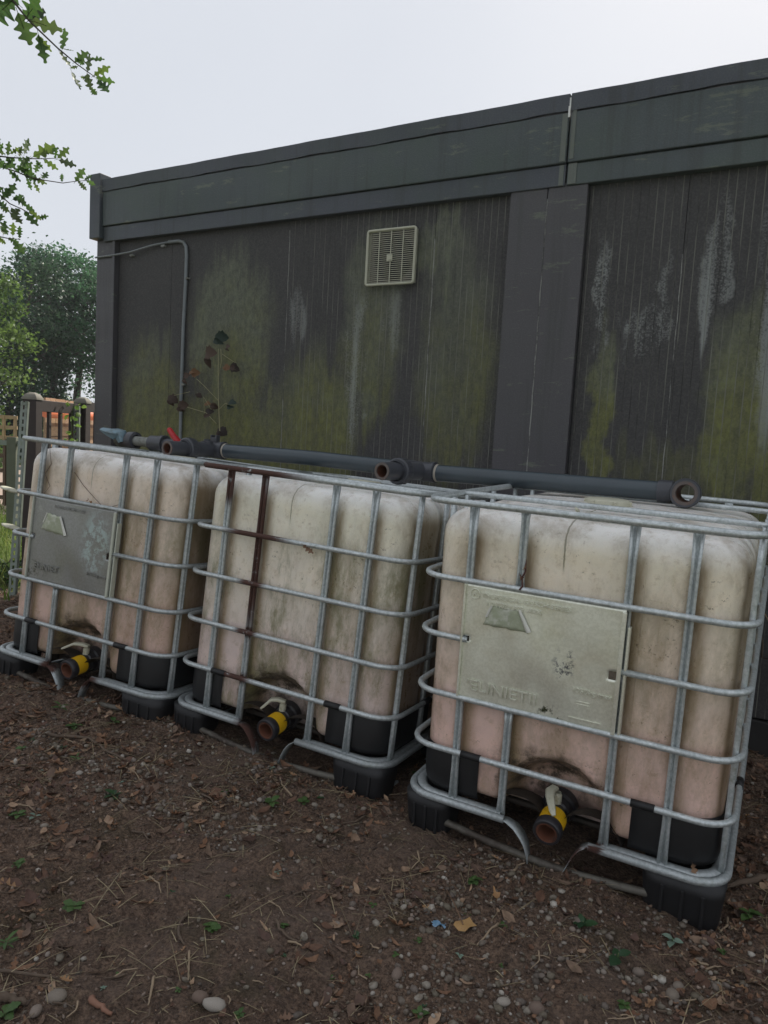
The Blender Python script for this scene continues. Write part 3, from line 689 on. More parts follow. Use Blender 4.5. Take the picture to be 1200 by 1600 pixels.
    MB().lathe([(.1375, .0340), (.1375, .0285), (.124, .0270), (.080, .0255), (.080, .0005)], o0, ax, 32).build('threaded_bore', M_BORE, V, edge=True)
    hd = MB(); st = o0 + ax * .035 + Vector((0, 0, .036))
    hd.lathe([(0, .014), (.028, .014), (.030, .011), (.036, .011)], st, (0, 0, 1), 14)
    top = st + Vector((0, 0, .038))
    if i == 2:
        dirn = [Vector((-.012, .01, .006)), Vector((-.020, -.018, .004)), Vector((-.014, -.04, -.004)), Vector((.006, -.075, -.028)), Vector((.014, -.085, -.038))]
    elif i == 0: dirn = [Vector((.012, 0, .0)), Vector((-.02, -.012, .006)), Vector((-.05, -.024, .004)), Vector((-.09, -.038, -.020)), Vector((-.104, -.042, -.028))]
    else: dirn = [Vector((.010, 0, 0)), Vector((-.018, -.012, .006)), Vector((-.042, -.022, .002)), Vector((-.066, -.034, -.028)), Vector((-.076, -.038, -.038))]
    hd.sweep([top + d for d in dirn], [(-.012, -.004), (.012, -.004), (.014, .0), (.010, .005), (-.010, .005), (-.014, 0)], up=(0, 0, 1), scale=[(1, 1.3), (1.15, 1.4), (1.0, 1.2), (.75, 1), (.45, .8)])
    hd.build('valve_handle', M_WHITE, V, edge=True)
    # label plate
    if plate:
        pm = M_PLATE3 if i == 2 else M_PLATE1
        x0, x1, z0, z1 = .168, .664, .524, .897
        sk = lambda u, v: ((.006 < u < .045 and .505 < v < .555) or (.935 < u < .985 and .44 < v < .50))
        pl = MB().grid(60, 44, lambda u, v: (x0 + (x1 - x0) * u, -.0035 + .0026 * math.sin(u * 4.6 + 1 + v * 2) * math.sin(v * 4.0) + .0008 * math.sin(u * 13 + v * 9), z0 + (z1 - z0) * v), skip=sk).build('label_plate', pm, T)
        s_ = pl.modifiers.new('thick', 'SOLIDIFY'); s_.thickness = .0012
        e1 = M_EDGE if i == 0 else pm
        MB().box((.1685, -.006, (z0 + z1) / 2), (.006, .010, z1 - z0 - .004)).build('plate_edge', e1, pl, bevel=.001)
        MB().bar((.660, -.008, z0), (.660, -.008, z1 - .006), .012, .012, (0, -1, 0)).build('plate_edge', e1, pl, bevel=.002)
        MB().bar((.676, .004, z0 + .002), (.676, .004, z1 - .05), .007, .022, (0, -1, 0)).build('plate_edge', e1, pl, bevel=.001)
        # torn sticker
        q = [(.262, .840), (.350, .838), (.385, .775), (.236, .775)] if i == 2 else [(.262, .835), (.345, .825), (.385, .745), (.232, .757)]
        def st_(u, v, q=q):
            a = [q[3][k] + (q[2][k] - q[3][k]) * u for k in (0, 1)]; b2 = [q[0][k] + (q[1][k] - q[0][k]) * u for k in (0, 1)]
            j = .002 * math.sin(u * 17 + v * 11)
            return (a[0] + (b2[0] - a[0]) * v + j, -.0072, a[1] + (b2[1] - a[1]) * v + j)
        sk_ = MB().grid(8, 6, st_).build('torn_sticker', M_STICK, pl); sm = sk_.modifiers.new('thick', 'SOLIDIFY'); sm.thickness = .0006
        qa, qb = q[1], q[2]
        MB().grid(6, 8, lambda u, v: (qa[0] + (qb[0] - qa[0]) * v + .016 * (u - .5) * (.4 + v * .6), -.009 - .006 * math.sin(u * math.pi), qa[1] + (qb[1] - qa[1]) * v + .006 * u)).build('curled_paper', M_PAPER, sk_)
        MB().grid(3, 4, lambda u, v: (q[0][0] + (q[3][0] - q[0][0]) * v * .6 + .008 * (u - .6), -.008 - .003 * math.sin(u * math.pi), q[0][1] + (q[3][1] - q[0][1]) * v * .6)).build('curled_paper', M_PAPER, sk_)
        # embossing
        def emb(body, size, x, z, rx=0):
            me = text_mesh(body, size); me.materials.append(pm); o = link('embossed_lettering', me, pl); o.location = (x, -.0086, z); o.rotation_euler = (R(90), 0, 0); o.scale = (1.15, 1, 1); return o
        if i == 2:
            emb("'ELINIETII", .050, .195, .555); emb('1050kg max', .021, .530, .625)
            emb('TNLKSZICAL CO3CH-SERIES', .0195, .225, .862); emb('1.0 7.82 / P2S. AVX', .0195, .240, .838)
            MB().lathe([(-.0012, .0165), (.0012, .0165), (.0012, .0145), (-.0012, .0145)], (.203, -.0065, .868), (0, 1, 0), 28, close=True).build('embossed_ring', pm, pl)
            emb('R', .018, .197, .862)
            mb = MB(); mb.box((.567, -.0063, .598), (.040, .002, .0035)); mb.box((.567, -.0063, .590), (.040, .002, .0025)); mb.box((.553, -.0063, .570), (.0022, .002, .03)); mb.box((.583, -.0063, .570), (.0022, .002, .03)); mb.box((.575, -.0063, .545), (.095, .0022, .003))
            mb.build('embossed_symbol', pm, pl)
        else:
            emb('1050kg max', .021, .530, .600); emb('TNLKSZICAL CO3', .0195, .30, .862); emb('ELINIET', .040, .21, .575)
    return T
make_tank(0, 'caged tank farthest from the shed vent side, dull grey plate and blue tap behind it', True)
make_tank(1, 'middle caged tank with a rusty red-brown upright and no metal plate', False)
make_tank(2, 'yellowish caged tank with shiny embossed metal plate and torn sticker', True)
for o in list(C.objects):
    if o.name == 'liquid_tank': o['label'] = 'caged tank with dull grey metal plate, beside the slotted metal post'

# ================================================================ PIPE RUN on top of the tanks
PY = 3.0
pr = empty('pipe_run', (-2.0, PY, 1.2), 'long dark grey plastic pipe with open branches lying across the tank tops', 'pipe')
def pp(mb, name, mat, parent=pr, **k):
    o = mb.build(name, mat, parent, **k)
    if parent is pr: o.location = (2.0, -PY, -1.2)
    return o
def zc(x):   # centre height of the run
    return float(np.interp(x, [-3.6, -2.79, -1.84, -1.60, -1.5, -.40], [1.250, 1.227, 1.222, 1.206, 1.200, 1.200]))
def seg(x0, x1, r, name, mat, **k):
    return pp(MB().tube([(x0, PY, zc(x0)), ((x0 + x1) / 2, PY, zc((x0 + x1) / 2)), (x1, PY, zc(x1))], r, 24), name, mat, **k)
seg(-2.715, -1.60, .0375, 'pipe_length', M_PVC, edge=True)
seg(-1.47, -.475, .0375, 'pipe_length', M_PVC, edge=True)
for x in (-2.712, -1.455): pp(MB().lathe([(-.004, .0375), (-.003, .0395), (.004, .039), (.007, .0376)], (x, PY, zc(x)), (1, 0, 0), 28), 'glue_bead', M_GLUE)
# tees
for x in (-2.79, -1.535):
    t = seg(x - .075, x + .072, .0435, 'tee_fitting', M_PVC2, edge=True)
    for s_ in (-1, 1): pp(MB().lathe([(-.008, .0436), (-.008, .0465), (.008, .0465), (.008, .0436)], (x + s_ * .062, PY, zc(x)), (1, 0, 0), 28), 'tee_collar', M_PVC2, edge=True)
pp(MB().box((-2.79, PY, zc(-2.79) + .052), (.045, .03, .03)).box((-2.808, PY, zc(-2.79) + .072), (.010, .03, .016)).box((-2.772, PY, zc(-2.79) + .072), (.010, .03, .016)), 'saddle_clip', M_PVC2, bevel=.003)
def hollow(o, ax, prof_out, bore, name, parent=pr, mat=M_PVC2):
    L = prof_out[-1][0]; r = prof_out[-1][1]
    return pp(MB().lathe(prof_out + [(L, bore + .004), (L - .004, bore), (L - .12, bore), (L - .12, .0005)], o, ax, 36), name, mat, parent, edge=True)
def branch(x, union_back):
    o = Vector((x, PY, zc(x))); ax = Vector((-.03 if union_back else 0.0, -1, .01)).normalized()
    b = hollow(o, ax, [(.03, .040), (.150, .040), (.150, .046), (.175, .046), (.175, .038), (.330, .038), (.340, .0375)], .0255, 'branch_pipe')
    pp(MB().lathe([(.165, .0385), (.165, .0545), (.172, .057), (.215, .057), (.220, .052), (.220, .044), (.232, .0425)], o, ax, 36), 'union_nut', M_PVC2, edge=True)
    pp(MB().lathe([(.338, .0372), (.3425, .0355), (.3425, .0262), (.336, .0258)], o, ax, 36), 'pipe_mouth', M_RIM, edge=True)
    pp(MB().lathe([(.336, .0254), (.230, .0248), (.229, .0005)], o, ax, 28), 'pipe_bore', M_BORE, edge=True)
    for k in range(16):
        a = 2 * math.pi * k / 16; u = ax.orthogonal().normalized(); v = ax.cross(u); c = o + ax * .193 + (u * math.cos(a) + v * math.sin(a)) * .057
        pp(MB().bar(c - ax * .018, c + ax * .018, .006, .004, up=(u * math.cos(a) + v * math.sin(a))), 'nut_rib', M_PVC2)
branch(-2.79, False); branch(-1.535, True)
# elbow at the end
seg(-.505, -.452, .0435, 'elbow_socket', M_PVC2, edge=True)
o = Vector((-.402, PY + .03, zc(-.4))); ax = Vector((0.03, -1, 0.02)).normalized()
pp(MB().lathe([(-.05, .040), (.055, .044), (.06, .053), (.068, .0555), (.098, .0555), (.104, .052), (.104, .045)], o, ax, 40), 'open_elbow', M_PVC2, edge=True)
pp(MB().lathe([(.103, .0525), (.103, .034), (.09, .031)], o, ax, 40), 'worn_mouth_ring', M_RIM, edge=True)
pp(MB().lathe([(.09, .031), (-.05, .031), (-.052, .040)], o, ax, 40), 'elbow_bore', M_BORE, edge=True)
# red handled valve on the first branch
vb = pp(MB().lathe([(0, .032), (.03, .032), (.032, .018), (.042, .018)], (-2.79, PY - .06, zc(-2.79) + .015), (0, 0, 1), 18), 'valve_body', M_PVC2, edge=True)
hc = at_y(272, 683, PY - .13); hz = at_y(264, 668, PY - .13)
pp(MB().sweep([(hc.x + .022, PY - .11, hc.z - .030), (hc.x + .010, PY - .12, hc.z - .012), (hc.x - .005, PY - .13, hc.z + .008), (hz.x + .010, PY - .135, hz.z - .010), (hz.x + .004, PY - .137, hz.z - .005)], [(-.016, -.008), (.016, -.008), (.018, .004), (.010, .010), (-.010, .010), (-.018, .004)], up=(.3, -.3, 1), scale=[1.1, 1.1, 1.0, .9, .7]), 'red_handle', M_RED, edge=True)
# left tail: union, short pale pipe, blue handled valve
seg(-3.25, -2.86, .033, 'pipe_length', M_PVC2, edge=True)
pp(MB().lathe([(-.05, .034), (-.05, .043), (.03, .043), (.034, .048), (.06, .048), (.06, .036)], (-3.22, PY, zc(-3.22)), (1, 0, 0), 28), 'coupler', M_PVC2, edge=True)
pp(MB().tube([(-3.40, PY, zc(-3.40)), (-3.26, PY, zc(-3.26))], .028, 22), 'pale_connector', M_CLIP, edge=True)
pp(MB().lathe([(-.03, .030), (-.03, .050), (.0, .052), (.022, .050), (.026, .034)], (-3.42, PY, zc(-3.42)), (1, 0, 0), 28), 'union_nut', M_PVC2, edge=True)
pp(MB().lathe([(-.11, .034), (-.10, .040), (-.06, .043), (.0, .040), (.0, .030)], (-3.44, PY, zc(-3.42)), (1, 0, 0), 24), 'valve_body', M_PVC2, edge=True)
hb = at_y(184, 681, PY - .03); ht = at_y(159, 670, PY - .06)
pp(MB().sweep([hb + Vector((.045, .0, -.035)), hb + Vector((.03, 0, .012)), hb + Vector((0.0, -.01, .012)), (hb + ht) / 2 + Vector((0, 0, .002)), ht], [(-.022, -.014), (.022, -.014), (.026, .006), (.014, .014), (-.014, .014), (-.026, .006)], up=(0, 0, 1), scale=[(.9, 1.2), (1.3, 2.0), (1.4, 1.9), (1.2, 1.2), (.8, .4)]), 'blue_handle', M_BLUE, edge=True)

# ================================================================ GROUND
BARE = [(at_ground(420, 1400), .42), (at_ground(950, 1570), .26), (at_ground(330, 1185), .25), (at_ground(640, 1300), .22), (at_ground(230, 1490), .25)]
def soil_mat():
    b = NB('trodden_soil'); P = b.world(); n = b.noise(P, 2.2, 6, .65); n2 = b.noise(P, 40, 5, .7); n3 = b.noise(P, 260, 3, .6)
    c = b.mix(n, (.150, .106, .081), (.27, .195, .150)); c = b.mix(b.ramp(n2, .35, .7), b.mix(1.0, c, (.62, .60, .60), 'MULTIPLY'), b.mix(1.0, c, (1.25, 1.2, 1.15), 'MULTIPLY'))
    n4 = b.noise(P, 105, 5, .8); c = b.mix(b.ramp(n4, .40, .62), b.mix(1.0, c, (.50, .47, .45), 'MULTIPLY'), b.mix(1.0, c, (1.30, 1.27, 1.2), 'MULTIPLY')); c = b.mix(b.ramp(n3, .56, .70, 0, .55), c, (.20, .16, .13))
    pd = b.vmath('MULTIPLY', b.vmath('ADD', P, b.scaled(b.n('ShaderNodeTexNoise').outputs['Color'], (.3, .3, 0))), (1, 1, 0))
    bm_ = None
    for (q, rr) in BARE:
        g = b.gauss(pd, (q.x + .15, q.y + .15, 0), (rr, rr, 1)); bm_ = g if bm_ is None else b.math('MAXIMUM', bm_, g)
    c = b.mix(b.math('MULTIPLY', bm_, b.ramp(b.noise(P, 9, 6, .75), .35, .8)), c, b.mix(n2, (.150, .108, .086), (.205, .152, .122)))
    X, Y, Z = b.xyz(P)[:3]
    wob = b.math('MULTIPLY', b.math('SUBTRACT', b.noise(P, 2.5, 4), .5), 1.2)
    gm = b.math('MULTIPLY', b.ramp(b.math('ADD', X, wob), -4.7, -5.0), b.ramp(b.math('ADD', Y, wob), 2.6, 3.0))
    c = b.mix(gm, c, b.mix(n2, (.075, .12, .020), (.15, .20, .045)))
    wt = b.math('MULTIPLY', b.ramp(b.noise(P, 5, 4), .55, .65), .35); c = b.mix(wt, c, (.045, .044, .020))
    b.set(color=c, rough=.92, spec=.2); b.bump(b.math('ADD', b.math('MULTIPLY', n4, .8), b.math('MULTIPLY', n2, 1.2)), 1.0, .018); return b.m
M_SOIL = soil_mat()
gx = np.linspace(-9, 2.5, 660); gy = np.linspace(-1.5, 7.5, 500)
GX, GY = np.meshgrid(gx, gy); GZ = ground_z(GX, GY)
V = np.stack([GX.ravel(), GY.ravel(), GZ.ravel()], 1); nx, ny = len(gx), len(gy)
ii = (np.arange(ny - 1)[:, None] * nx + np.arange(nx - 1)[None]).ravel(); F = np.stack([ii, ii + 1, ii + nx + 1, ii + nx], 1)
tag(link('ground', np_mesh('ground', V, F, M_SOIL, smooth=True)), kind='structure')
b = NB('rough_grassland'); P = b.world(); n = b.noise(P, .6, 6, .7)
b.set(color=b.mix(n, (.04, .062, .015), (.10, .12, .035)), rough=.95, spec=.1); b.bump(b.noise(P, 12, 5), .6, .05); M_FIELD = b.m
m = MB(); A = 300
for (x0, y0, x1, y1) in ((-A, -A, A, -1.5), (-A, 7.5, A, A), (-A, -1.5, -9, 7.5), (2.5, -1.5, A, 7.5)): m.add([(x0, y0, 0), (x1, y0, 0), (x1, y1, 0), (x0, y1, 0)], [(0, 1, 2, 3)], False)
tag(m.build('field', M_FIELD), kind='structure')
b = NB('sandy_path'); P = b.world(); b.set(color=b.mix(b.noise(P, 3, 6, .7), (.26, .19, .15), (.40, .31, .25)), rough=.95); b.bump(b.noise(P, 30, 5), .4, .02)
m = MB(); cpth = [(-30, 12), (-20, 10.6), (-14, 9.2), (-9.5, 8.3), (-6, 8.2)]
m.add([(x, y - 2.2 + .3 * math.sin(x), .006) for x, y in cpth] + [(x, y + 2.6 + .3 * math.sin(x * 2), .006) for x, y in cpth], [(i, i + 1, i + 6, i + 5) for i in range(4)], False)
tag(m.build('path', b.m), kind='structure')

def in_tank(x, y):
    k = np.zeros(len(x), bool)
    for i in range(3):
        Mi = np.array(tank_matrix(i).inverted()); u = Mi[0, 0] * x + Mi[0, 1] * y + Mi[0, 3]; v = Mi[1, 0] * x + Mi[1, 1] * y + Mi[1, 3]
        k |= (u > .02) & (u < .98) & (v > .10) & (v < 1.15)
    return k
def bare(x, y): return np.clip(sum(np.exp(-((x - q.x) ** 2 + (y - q.y) ** 2) / (rr * .8) ** 2) for q, rr in BARE), 0, 1)
def visible_pts(n, xr=(-5.2, .7), yr=(.75, 3.64), dens=None):
    """random ground points inside the view wedge (with margin), weighted by dens"""
    out = []; tot = 0
    while tot < n:
        x = rng.uniform(*xr, n * 3); y = rng.uniform(*yr, n * 3)
        c = np.stack([x, y, np.full_like(x, -CZ)], 1) @ CM; px = 600 + FPX * c[:, 0] / c[:, 2]; py = 800 + FPX * c[:, 1] / c[:, 2]
        ok = (c[:, 2] > .3) & (px > -160) & (px < 1360) & (py < 1760) & ~in_tank(x, y)
        if dens is not None: ok &= rng.random(len(x)) < dens(x, y)
        out.append(np.stack([x[ok], y[ok]], 1)); tot += ok.sum()
    p = np.concatenate(out)[:n]
    return np.column_stack([p, ground_z(p[:, 0], p[:, 1])])
def stone_mat(name, attr):
    b = NB(name); v = b.obj()
    f = b.n('ShaderNodeAttribute', attribute_name='tint').outputs['Fac'] if attr else b.n('ShaderNodeObjectInfo').outputs['Random']
    cr = b.n('ShaderNodeValToRGB'); b.L(f, cr.inputs[0]); el = cr.color_ramp.elements
    cols = [(.09, .075, .062), (.17, .14, .12), (.13, .11, .08), (.27, .24, .20), (.46, .43, .38)] if attr else [(.18, .145, .115), (.27, .24, .20), (.17, .12, .095), (.36, .33, .29), (.21, .17, .14)]
    while len(el) < 5: el.new(.5)
    for i, c in enumerate(cols): el[i].position = i / 4; el[i].color = (*c, 1)
    c = b.mix(b.ramp(b.noise(v, 70, 5), .4, .7), cr.outputs[0], b.mix(1.0, cr.outputs[0], (.6, .55, .5), 'MULTIPLY'))
    b.set(color=c, rough=.75, spec=.3); b.bump(b.noise(v, 150, 4), .3, .003); return b.m
M_PEB = stone_mat('pebble_mixed', True); M_STONE = stone_mat('stone_pale', False)
# gravel band beside the middle and yellowish tanks, thin elsewhere
def gravel_d(x, y):
    band = np.exp(-((y - (1.78 - .10 * (x + 1.2))) / .30) ** 2) * (x > -2.6) + .7 * np.exp(-((x - .1) ** 2 + (y - 1.9) ** 2) / .35)
    return np.clip((.035 + .8 * band * (vnoise(x, y, 3, 8) > .3) + .12 * (vnoise(x, y, 2.2, 9) > .62)) * (1 - .6 * bare(x, y)) * (.4 + .9 * (vnoise(x, y, 8, 25) > .5)), 0, 1)
icos1 = [ico(1, .12, .65) for _ in range(6)]; icos0 = [ico(1, .25, .6) for _ in range(4)]
n = 4600; p = visible_pts(n, dens=gravel_d); s = rng.gamma(2.8, .0020, n).clip(.0025, .014); p[:, 2] += s * .25
tint = np.clip(rng.beta(1.6, 2.2, n), 0, 1)
tag(scatter('gravel', icos1, p, rots(n, .5), s[:, None] * rng.uniform(.8, 1.2, (n, 3)), M_PEB, True, tint), kind='stuff')
n = 42000; p = visible_pts(n, dens=lambda x, y: 1 - .55 * bare(x, y)); s = rng.gamma(1.6, .0018, n).clip(.0012, .0085); p[:, 2] += s * .2
oct_ = (np.array([[1, 0, 0], [-1, 0, 0], [0, 1, 0], [0, -1, 0], [0, 0, 1], [0, 0, -1]], float), np.array([[0, 2, 4], [2, 1, 4], [1, 3, 4], [3, 0, 4], [2, 0, 5], [1, 2, 5], [3, 1, 5], [0, 3, 5]]))
M_CRUMB = leafmat('soil_crumb', [(.050, .035, .027), (.095, .066, .050), (.15, .108, .083), (.20, .145, .112), (.33, .26, .21)], .95, 0.0, True)
crumbs = [(oct_[0] * (1 + (rng.random((6, 1)) - .5) * .9) * rng.uniform(.6, 1.2, (1, 3)), oct_[1]) for _ in range(8)]
tag(scatter('soil_crumbs', crumbs, p, rots(n), s[:, None] * rng.uniform(.6, 1.3, (n, 3)), M_CRUMB, True), kind='stuff')
# broken leaf litter
def flake():
    a = np.linspace(-1, 1, 4); V = []; 
    cu = rng.uniform(.2, .7)
    for i, t in enumerate(a):
        wd = ((1 - abs(t) ** 1.6) * .5 + .12) * rng.uniform(.55, 1.25)
        for sgn in (-1, 0, 1): V.append([t, sgn * wd * (1 + rng.uniform(-.3, .3)), cu * (t * t + .5 * abs(sgn)) * .5])
    F = []
    for i in range(3):
        for j in range(2): F.append([i * 3 + j, i * 3 + j + 1, i * 3 + j + 4, i * 3 + j + 3])
    return np.array(V), np.array(F)
flakes = [flake() for _ in range(14)]
litter_d = lambda x, y: (.35 + 1.1 * (vnoise(x, y, 7.5, 21) > .54)) * (1 - .85 * bare(x, y)) * np.clip(.18 + 1.0 * np.exp(-((x + 3.3) ** 2 / 1.2 + (y - 1.7) ** 2 / .5)) + .6 * np.exp(-((x - .1) ** 2 / .5 + (y - 3.0) ** 2 / .7)) + .35 * (vnoise(x, y, 2.4, 11) > .55), 0, 1)
M_LITTER = leafmat('leaf_litter', [(.075, .042, .030), (.16, .085, .053), (.26, .145, .085), (.11, .065, .052), (.20, .135, .095), (.42, .28, .18)], .8, .12, True)
n = 15000; p = visible_pts(n, dens=litter_d); s = rng.gamma(1.7, .0052, n).clip(.0025, .026); p[:, 2] += .003
tag(scatter('leaf_litter', flakes, p, rots(n, .8), s[:, None] * np.column_stack([rng.uniform(.7, 1.3, n), rng.uniform(.35, 1.3, n), rng.uniform(.4, 1.8, n)]), M_LITTER, True), kind='stuff')
# straw, rootlets
blade = (np.array([[-1, -.5, 0], [-.3, -.5, .04], [.4, -.4, .05], [1, 0, 0], [.4, .4, .05], [-.3, .5, .04], [-1, .5, 0]], float), None)
stv = np.array([[-1, -.5, 0], [-1, .5, 0], [-.3, -.5, .06], [-.3, .5, .06], [.4, -.45, .05], [.4, .45, .05], [1, -.2, 0], [1, .2, 0]], float); stf = np.array([[0, 2, 3, 1], [2, 4, 5, 3], [4, 6, 7, 5]])
M_STRAW = leafmat('dry_straw', [(.16, .12, .075), (.28, .22, .13), (.40, .33, .20), (.12, .09, .06)], .75, .1, True)
straw_d = lambda x, y: (.2 + .9 * (vnoise(x, y, 6, 23) > .52)) * np.clip(.15 + .9 * np.exp(-((y - 1.95) / .22) ** 2) * (x > -3.0) + .6 * (x > -.25) + .4 * (vnoise(x, y, 2.0, 14) > .6), 0, 1)
n = 2600; p = visible_pts(n, dens=straw_d); L = rng.gamma(3, .010, n).clip(.01, .09); p[:, 2] += .005
tag(scatter('straw', [(stv, stf)], p, rots(n, .18), np.column_stack([L, rng.uniform(.0012, .0028, n), L]), M_STRAW, False), kind='stuff')
n = 3500; p = visible_pts(n, dens=lambda x, y: 1 - .7 * bare(x, y)); L = rng.gamma(2.5, .007, n).clip(.006, .04); p[:, 2] += .003
M_ROOT = leafmat('rootlets', [(.05, .036, .026), (.09, .065, .045), (.15, .11, .08)], .85, 0, True)
tag(scatter('rootlets', [(stv, stf)], p, rots(n, .5), np.column_stack([L, rng.uniform(.001, .0022, n), L]), M_ROOT, False), kind='stuff')

# ---- individually placed stones
stone_me = []
for k in range(6):
    Vk, Fk = ico(2, .07, .6); nz = (vnoise(Vk[:, 0] * 1.3 + k, Vk[:, 1] * 1.3 + Vk[:, 2], 1.5, k) - .5) * .22; Vk = Vk * (1 + nz[:, None]); stone_me.append(np_mesh('stone', Vk, Fk, M_STONE, smooth=True))
def put_stone(px, py, rpx, label=None, me=None, grp='pale stones lying loose on the soil'):
    p = at_ground(px, py); d = (p - Vector((0, 0, CZ))).length; r = rpx * d / FPX
    o = link('stone', me or random.choice(stone_me)); o.location = p + Vector((0, 0, r * .3)); o.scale = (r * random.uniform(.9, 1.15), r * random.uniform(.85, 1.1), r * random.uniform(.9, 1.2)); o.rotation_euler = (random.uniform(-.3, .3), random.uniform(-.3, .3), random.uniform(0, 6.3))
    tag(o, label or 'small pale stone half pressed into the dark soil', 'stone', grp); return o
for (x, y, r, lb) in ((88, 1562, 13, 'smooth grey stone beside a round pale stone at the picture foot'), (56, 1583, 10, 'round pale stone just left of the smooth grey stone'), (335, 1574, 14, 'angular cream stone at the foot of the picture'), (313, 1562, 11, 'dull round stone touching the angular cream stone'),
                      (838, 1580, 12, 'pinkish oval stone in the bare soil at the foot'), (786, 1568, 9, 'speckled upright stone near the gravel'), (1050, 1558, 12, 'large brown stone right of the bare soil'), (1060, 1545, 8, 'light stone resting on the large brown stone'), (620, 1525, 9, 'oval cream stone below the tan oak leaf'), (997, 1522, 8, 'buff stone beside the green dock leaf')):
    put_stone(x, y, r, lb, grp='larger stones scattered in the foreground')
k = 0
while k < 120:
    x = random.uniform(5, 1195); y = random.uniform(1130, 1595); p = at_ground(x, y)
    if p.y > 3.5 or in_tank(np.array([p.x]), np.array([p.y]))[0] or random.random() > gravel_d(np.array([p.x]), np.array([p.y]))[0] + .05: continue
    put_stone(x, y, random.uniform(2.6, 5.2)); k += 1

# ---- fallen leaves
def oak_leaf(L=1.0, fold=.25, curl=.3, lobes=3.5, seed=0, wid=.30):
    r_ = random.Random(seed); n = 22; mb = MB(); V = []
    for i in range(n + 1):
        t = i / n; env = math.sin(math.pi * min(1, t * .93 + .05)) ** .8 * (1 - .25 * (1 - t)); lob = .68 + .32 * math.cos(2 * math.pi * lobes * t + math.pi)
        for sgn in (-1, 0, 1):
            w_ = wid * env * lob * (1 + r_.uniform(-.12, .12)) if sgn else 0
            V.append((t * L, sgn * w_ * L, (fold * abs(w_) + curl * (t - .5) ** 2 - curl * .25 + .03 * r_.uniform(-1, 1) * abs(sgn)) * L))
    F = [(i * 3 + j, i * 3 + j + 1, i * 3 + j + 4, i * 3 + j + 3) for i in range(n) for j in (0, 1)]
    mb.add(V, F); st = []
    mb.tube([(-.18 * L, 0, .02 * L), (-.05 * L, 0, -curl * .0 * L), (.5 * L, 0, -curl * .25 * L - .002 * L)], .008 * L, 4)
    return mb
M_FALL = leafmat('fallen_leaf_brown', [(.15, .072, .042), (.28, .15, .08), (.20, .10, .055), (.38, .23, .13), (.18, .11, .085), (.42, .24, .11)], .7, .15)
fall_me = []
for k in range(8):
    me = oak_leaf(1, random.uniform(.2, 1.0), random.uniform(.2, 1.1), random.choice((2.5, 3.5, 3.5)), k, random.uniform(.24, .36)).mesh('fallen_leaf'); me.materials.append(M_FALL); fall_me.append(me)
def put_leaf(px, py, Lpx, label=None, me=None, mat=None, yaw=None, grp='fallen brown oak leaves', lift=.006):
    p = at_ground(px, py); d = (p - Vector((0, 0, CZ))).length; L = Lpx * d / FPX
    me = me or random.choice(fall_me)
    if mat: me = me.copy(); me.materials.clear(); me.materials.append(mat)
    o = link('fallen_leaf', me); o.scale = (L, L, L); o.rotation_euler = (random.uniform(-.45, .45), random.uniform(-.3, .3), random.uniform(0, 6.3) if yaw is None else yaw)
    o.location = p + Vector((0, 0, lift + L * .05)); tag(o, label or 'dry brown oak leaf lying on the soil', 'leaf', grp); return o
for (x, y, L, lb) in ((495, 1250, 36, 'red-brown oak leaf just below the middle tank'), (556, 1500, 60, 'tan oak leaf standing curled in bare soil'), (527, 1432, 34, 'curled pale oak leaf left of the tan oak leaf'), (642, 1450, 32, 'rust-coloured oak leaf beside the blue plastic scrap'), (795, 1418, 34, 'pale twisted oak leaf near the fallen twig'),
                      (152, 1150, 24, 'ochre leaf below the dull-plated tank'), (125, 1270, 34, 'light tan leaf pair left of the low dark-green weed'), (515, 1203, 30, 'brown leaf hanging at the base rail of the middle tank'), (160, 1116, 24, 'orange leaf caught on the skid of the dull-plated tank'), (25, 1390, 30, 'folded brown leaf at the far left of the soil'),
                      (225, 1372, 34, 'orange-brown leaf in the middle of the bare soil'), (1052, 1505, 36, 'orange strip of leaf left of the pale-leaved weed'), (1140, 1560, 28, 'bright orange leaf near the lower right corner'), (1180, 1180, 30, 'brown leaf against the cabin skirting'), (660, 1418, 18, 'dark red leaf scrap above the rust-coloured oak leaf'), (1150, 1275, 40, 'crumpled brown leaf beside the base of the yellowish tank')):
    o = put_leaf(x, y, L, lb, grp='noticeable single leaves')
k = 0
while k < 150:
    x = random.uniform(0, 1200); y = random.uniform(1080, 1600); p = at_ground(x, y)
    if p.y > 3.5 or in_tank(np.array([p.x]), np.array([p.y]))[0] or random.random() > litter_d(np.array([p.x]), np.array([p.y]))[0] + .1: continue
    put_leaf(x, y, random.uniform(10, 22)); k += 1
# big ochre maple-like leaf with a long stalk, blue plastic scrap
M_OCH = simple('ochre_leaf', (.34, .20, .075), .7, 0, .2, 30, .1, dirt=(.24, .14, .06), dirtlo=.55)
c = at_ground(723, 1452); d = (c - Vector((0, 0, CZ))).length / FPX
ol = [(-.55, .35), (-.15, .62), (.2, .5), (.55, .95), (.75, .45), (1.0, .0), (.45, -.25), (.1, -.75), (-.35, -.5), (-.7, -.1)]
outl = [((a * 19) * d, (b_ * 17) * d) for a, b_ in ol]
big = empty('ochre_leaf', c + Vector((0, 0, .012)), 'large ochre yellow leaf with a long brown stalk on the gravel', 'leaf')
big.rotation_euler = (.1, -.05, .5)
m = MB(); vs = [(0, 0, 0)] + [(a, b_, .004 * math.sin(3 * a / d / 19 * 2 + b_)) for a, b_ in outl]; m.add(vs, [(0, i + 1, (i + 1) % 10 + 1) for i in range(10)]); lb_ = m.build('blade', M_OCH, big)
sb = lb_.modifiers.new('sub', 'SUBSURF'); sb.levels = sb.render_levels = 1; sb.subdivision_type = 'SIMPLE'
sg = at_ground(697, 1396) - c
inv = big.matrix_basis.inverted()
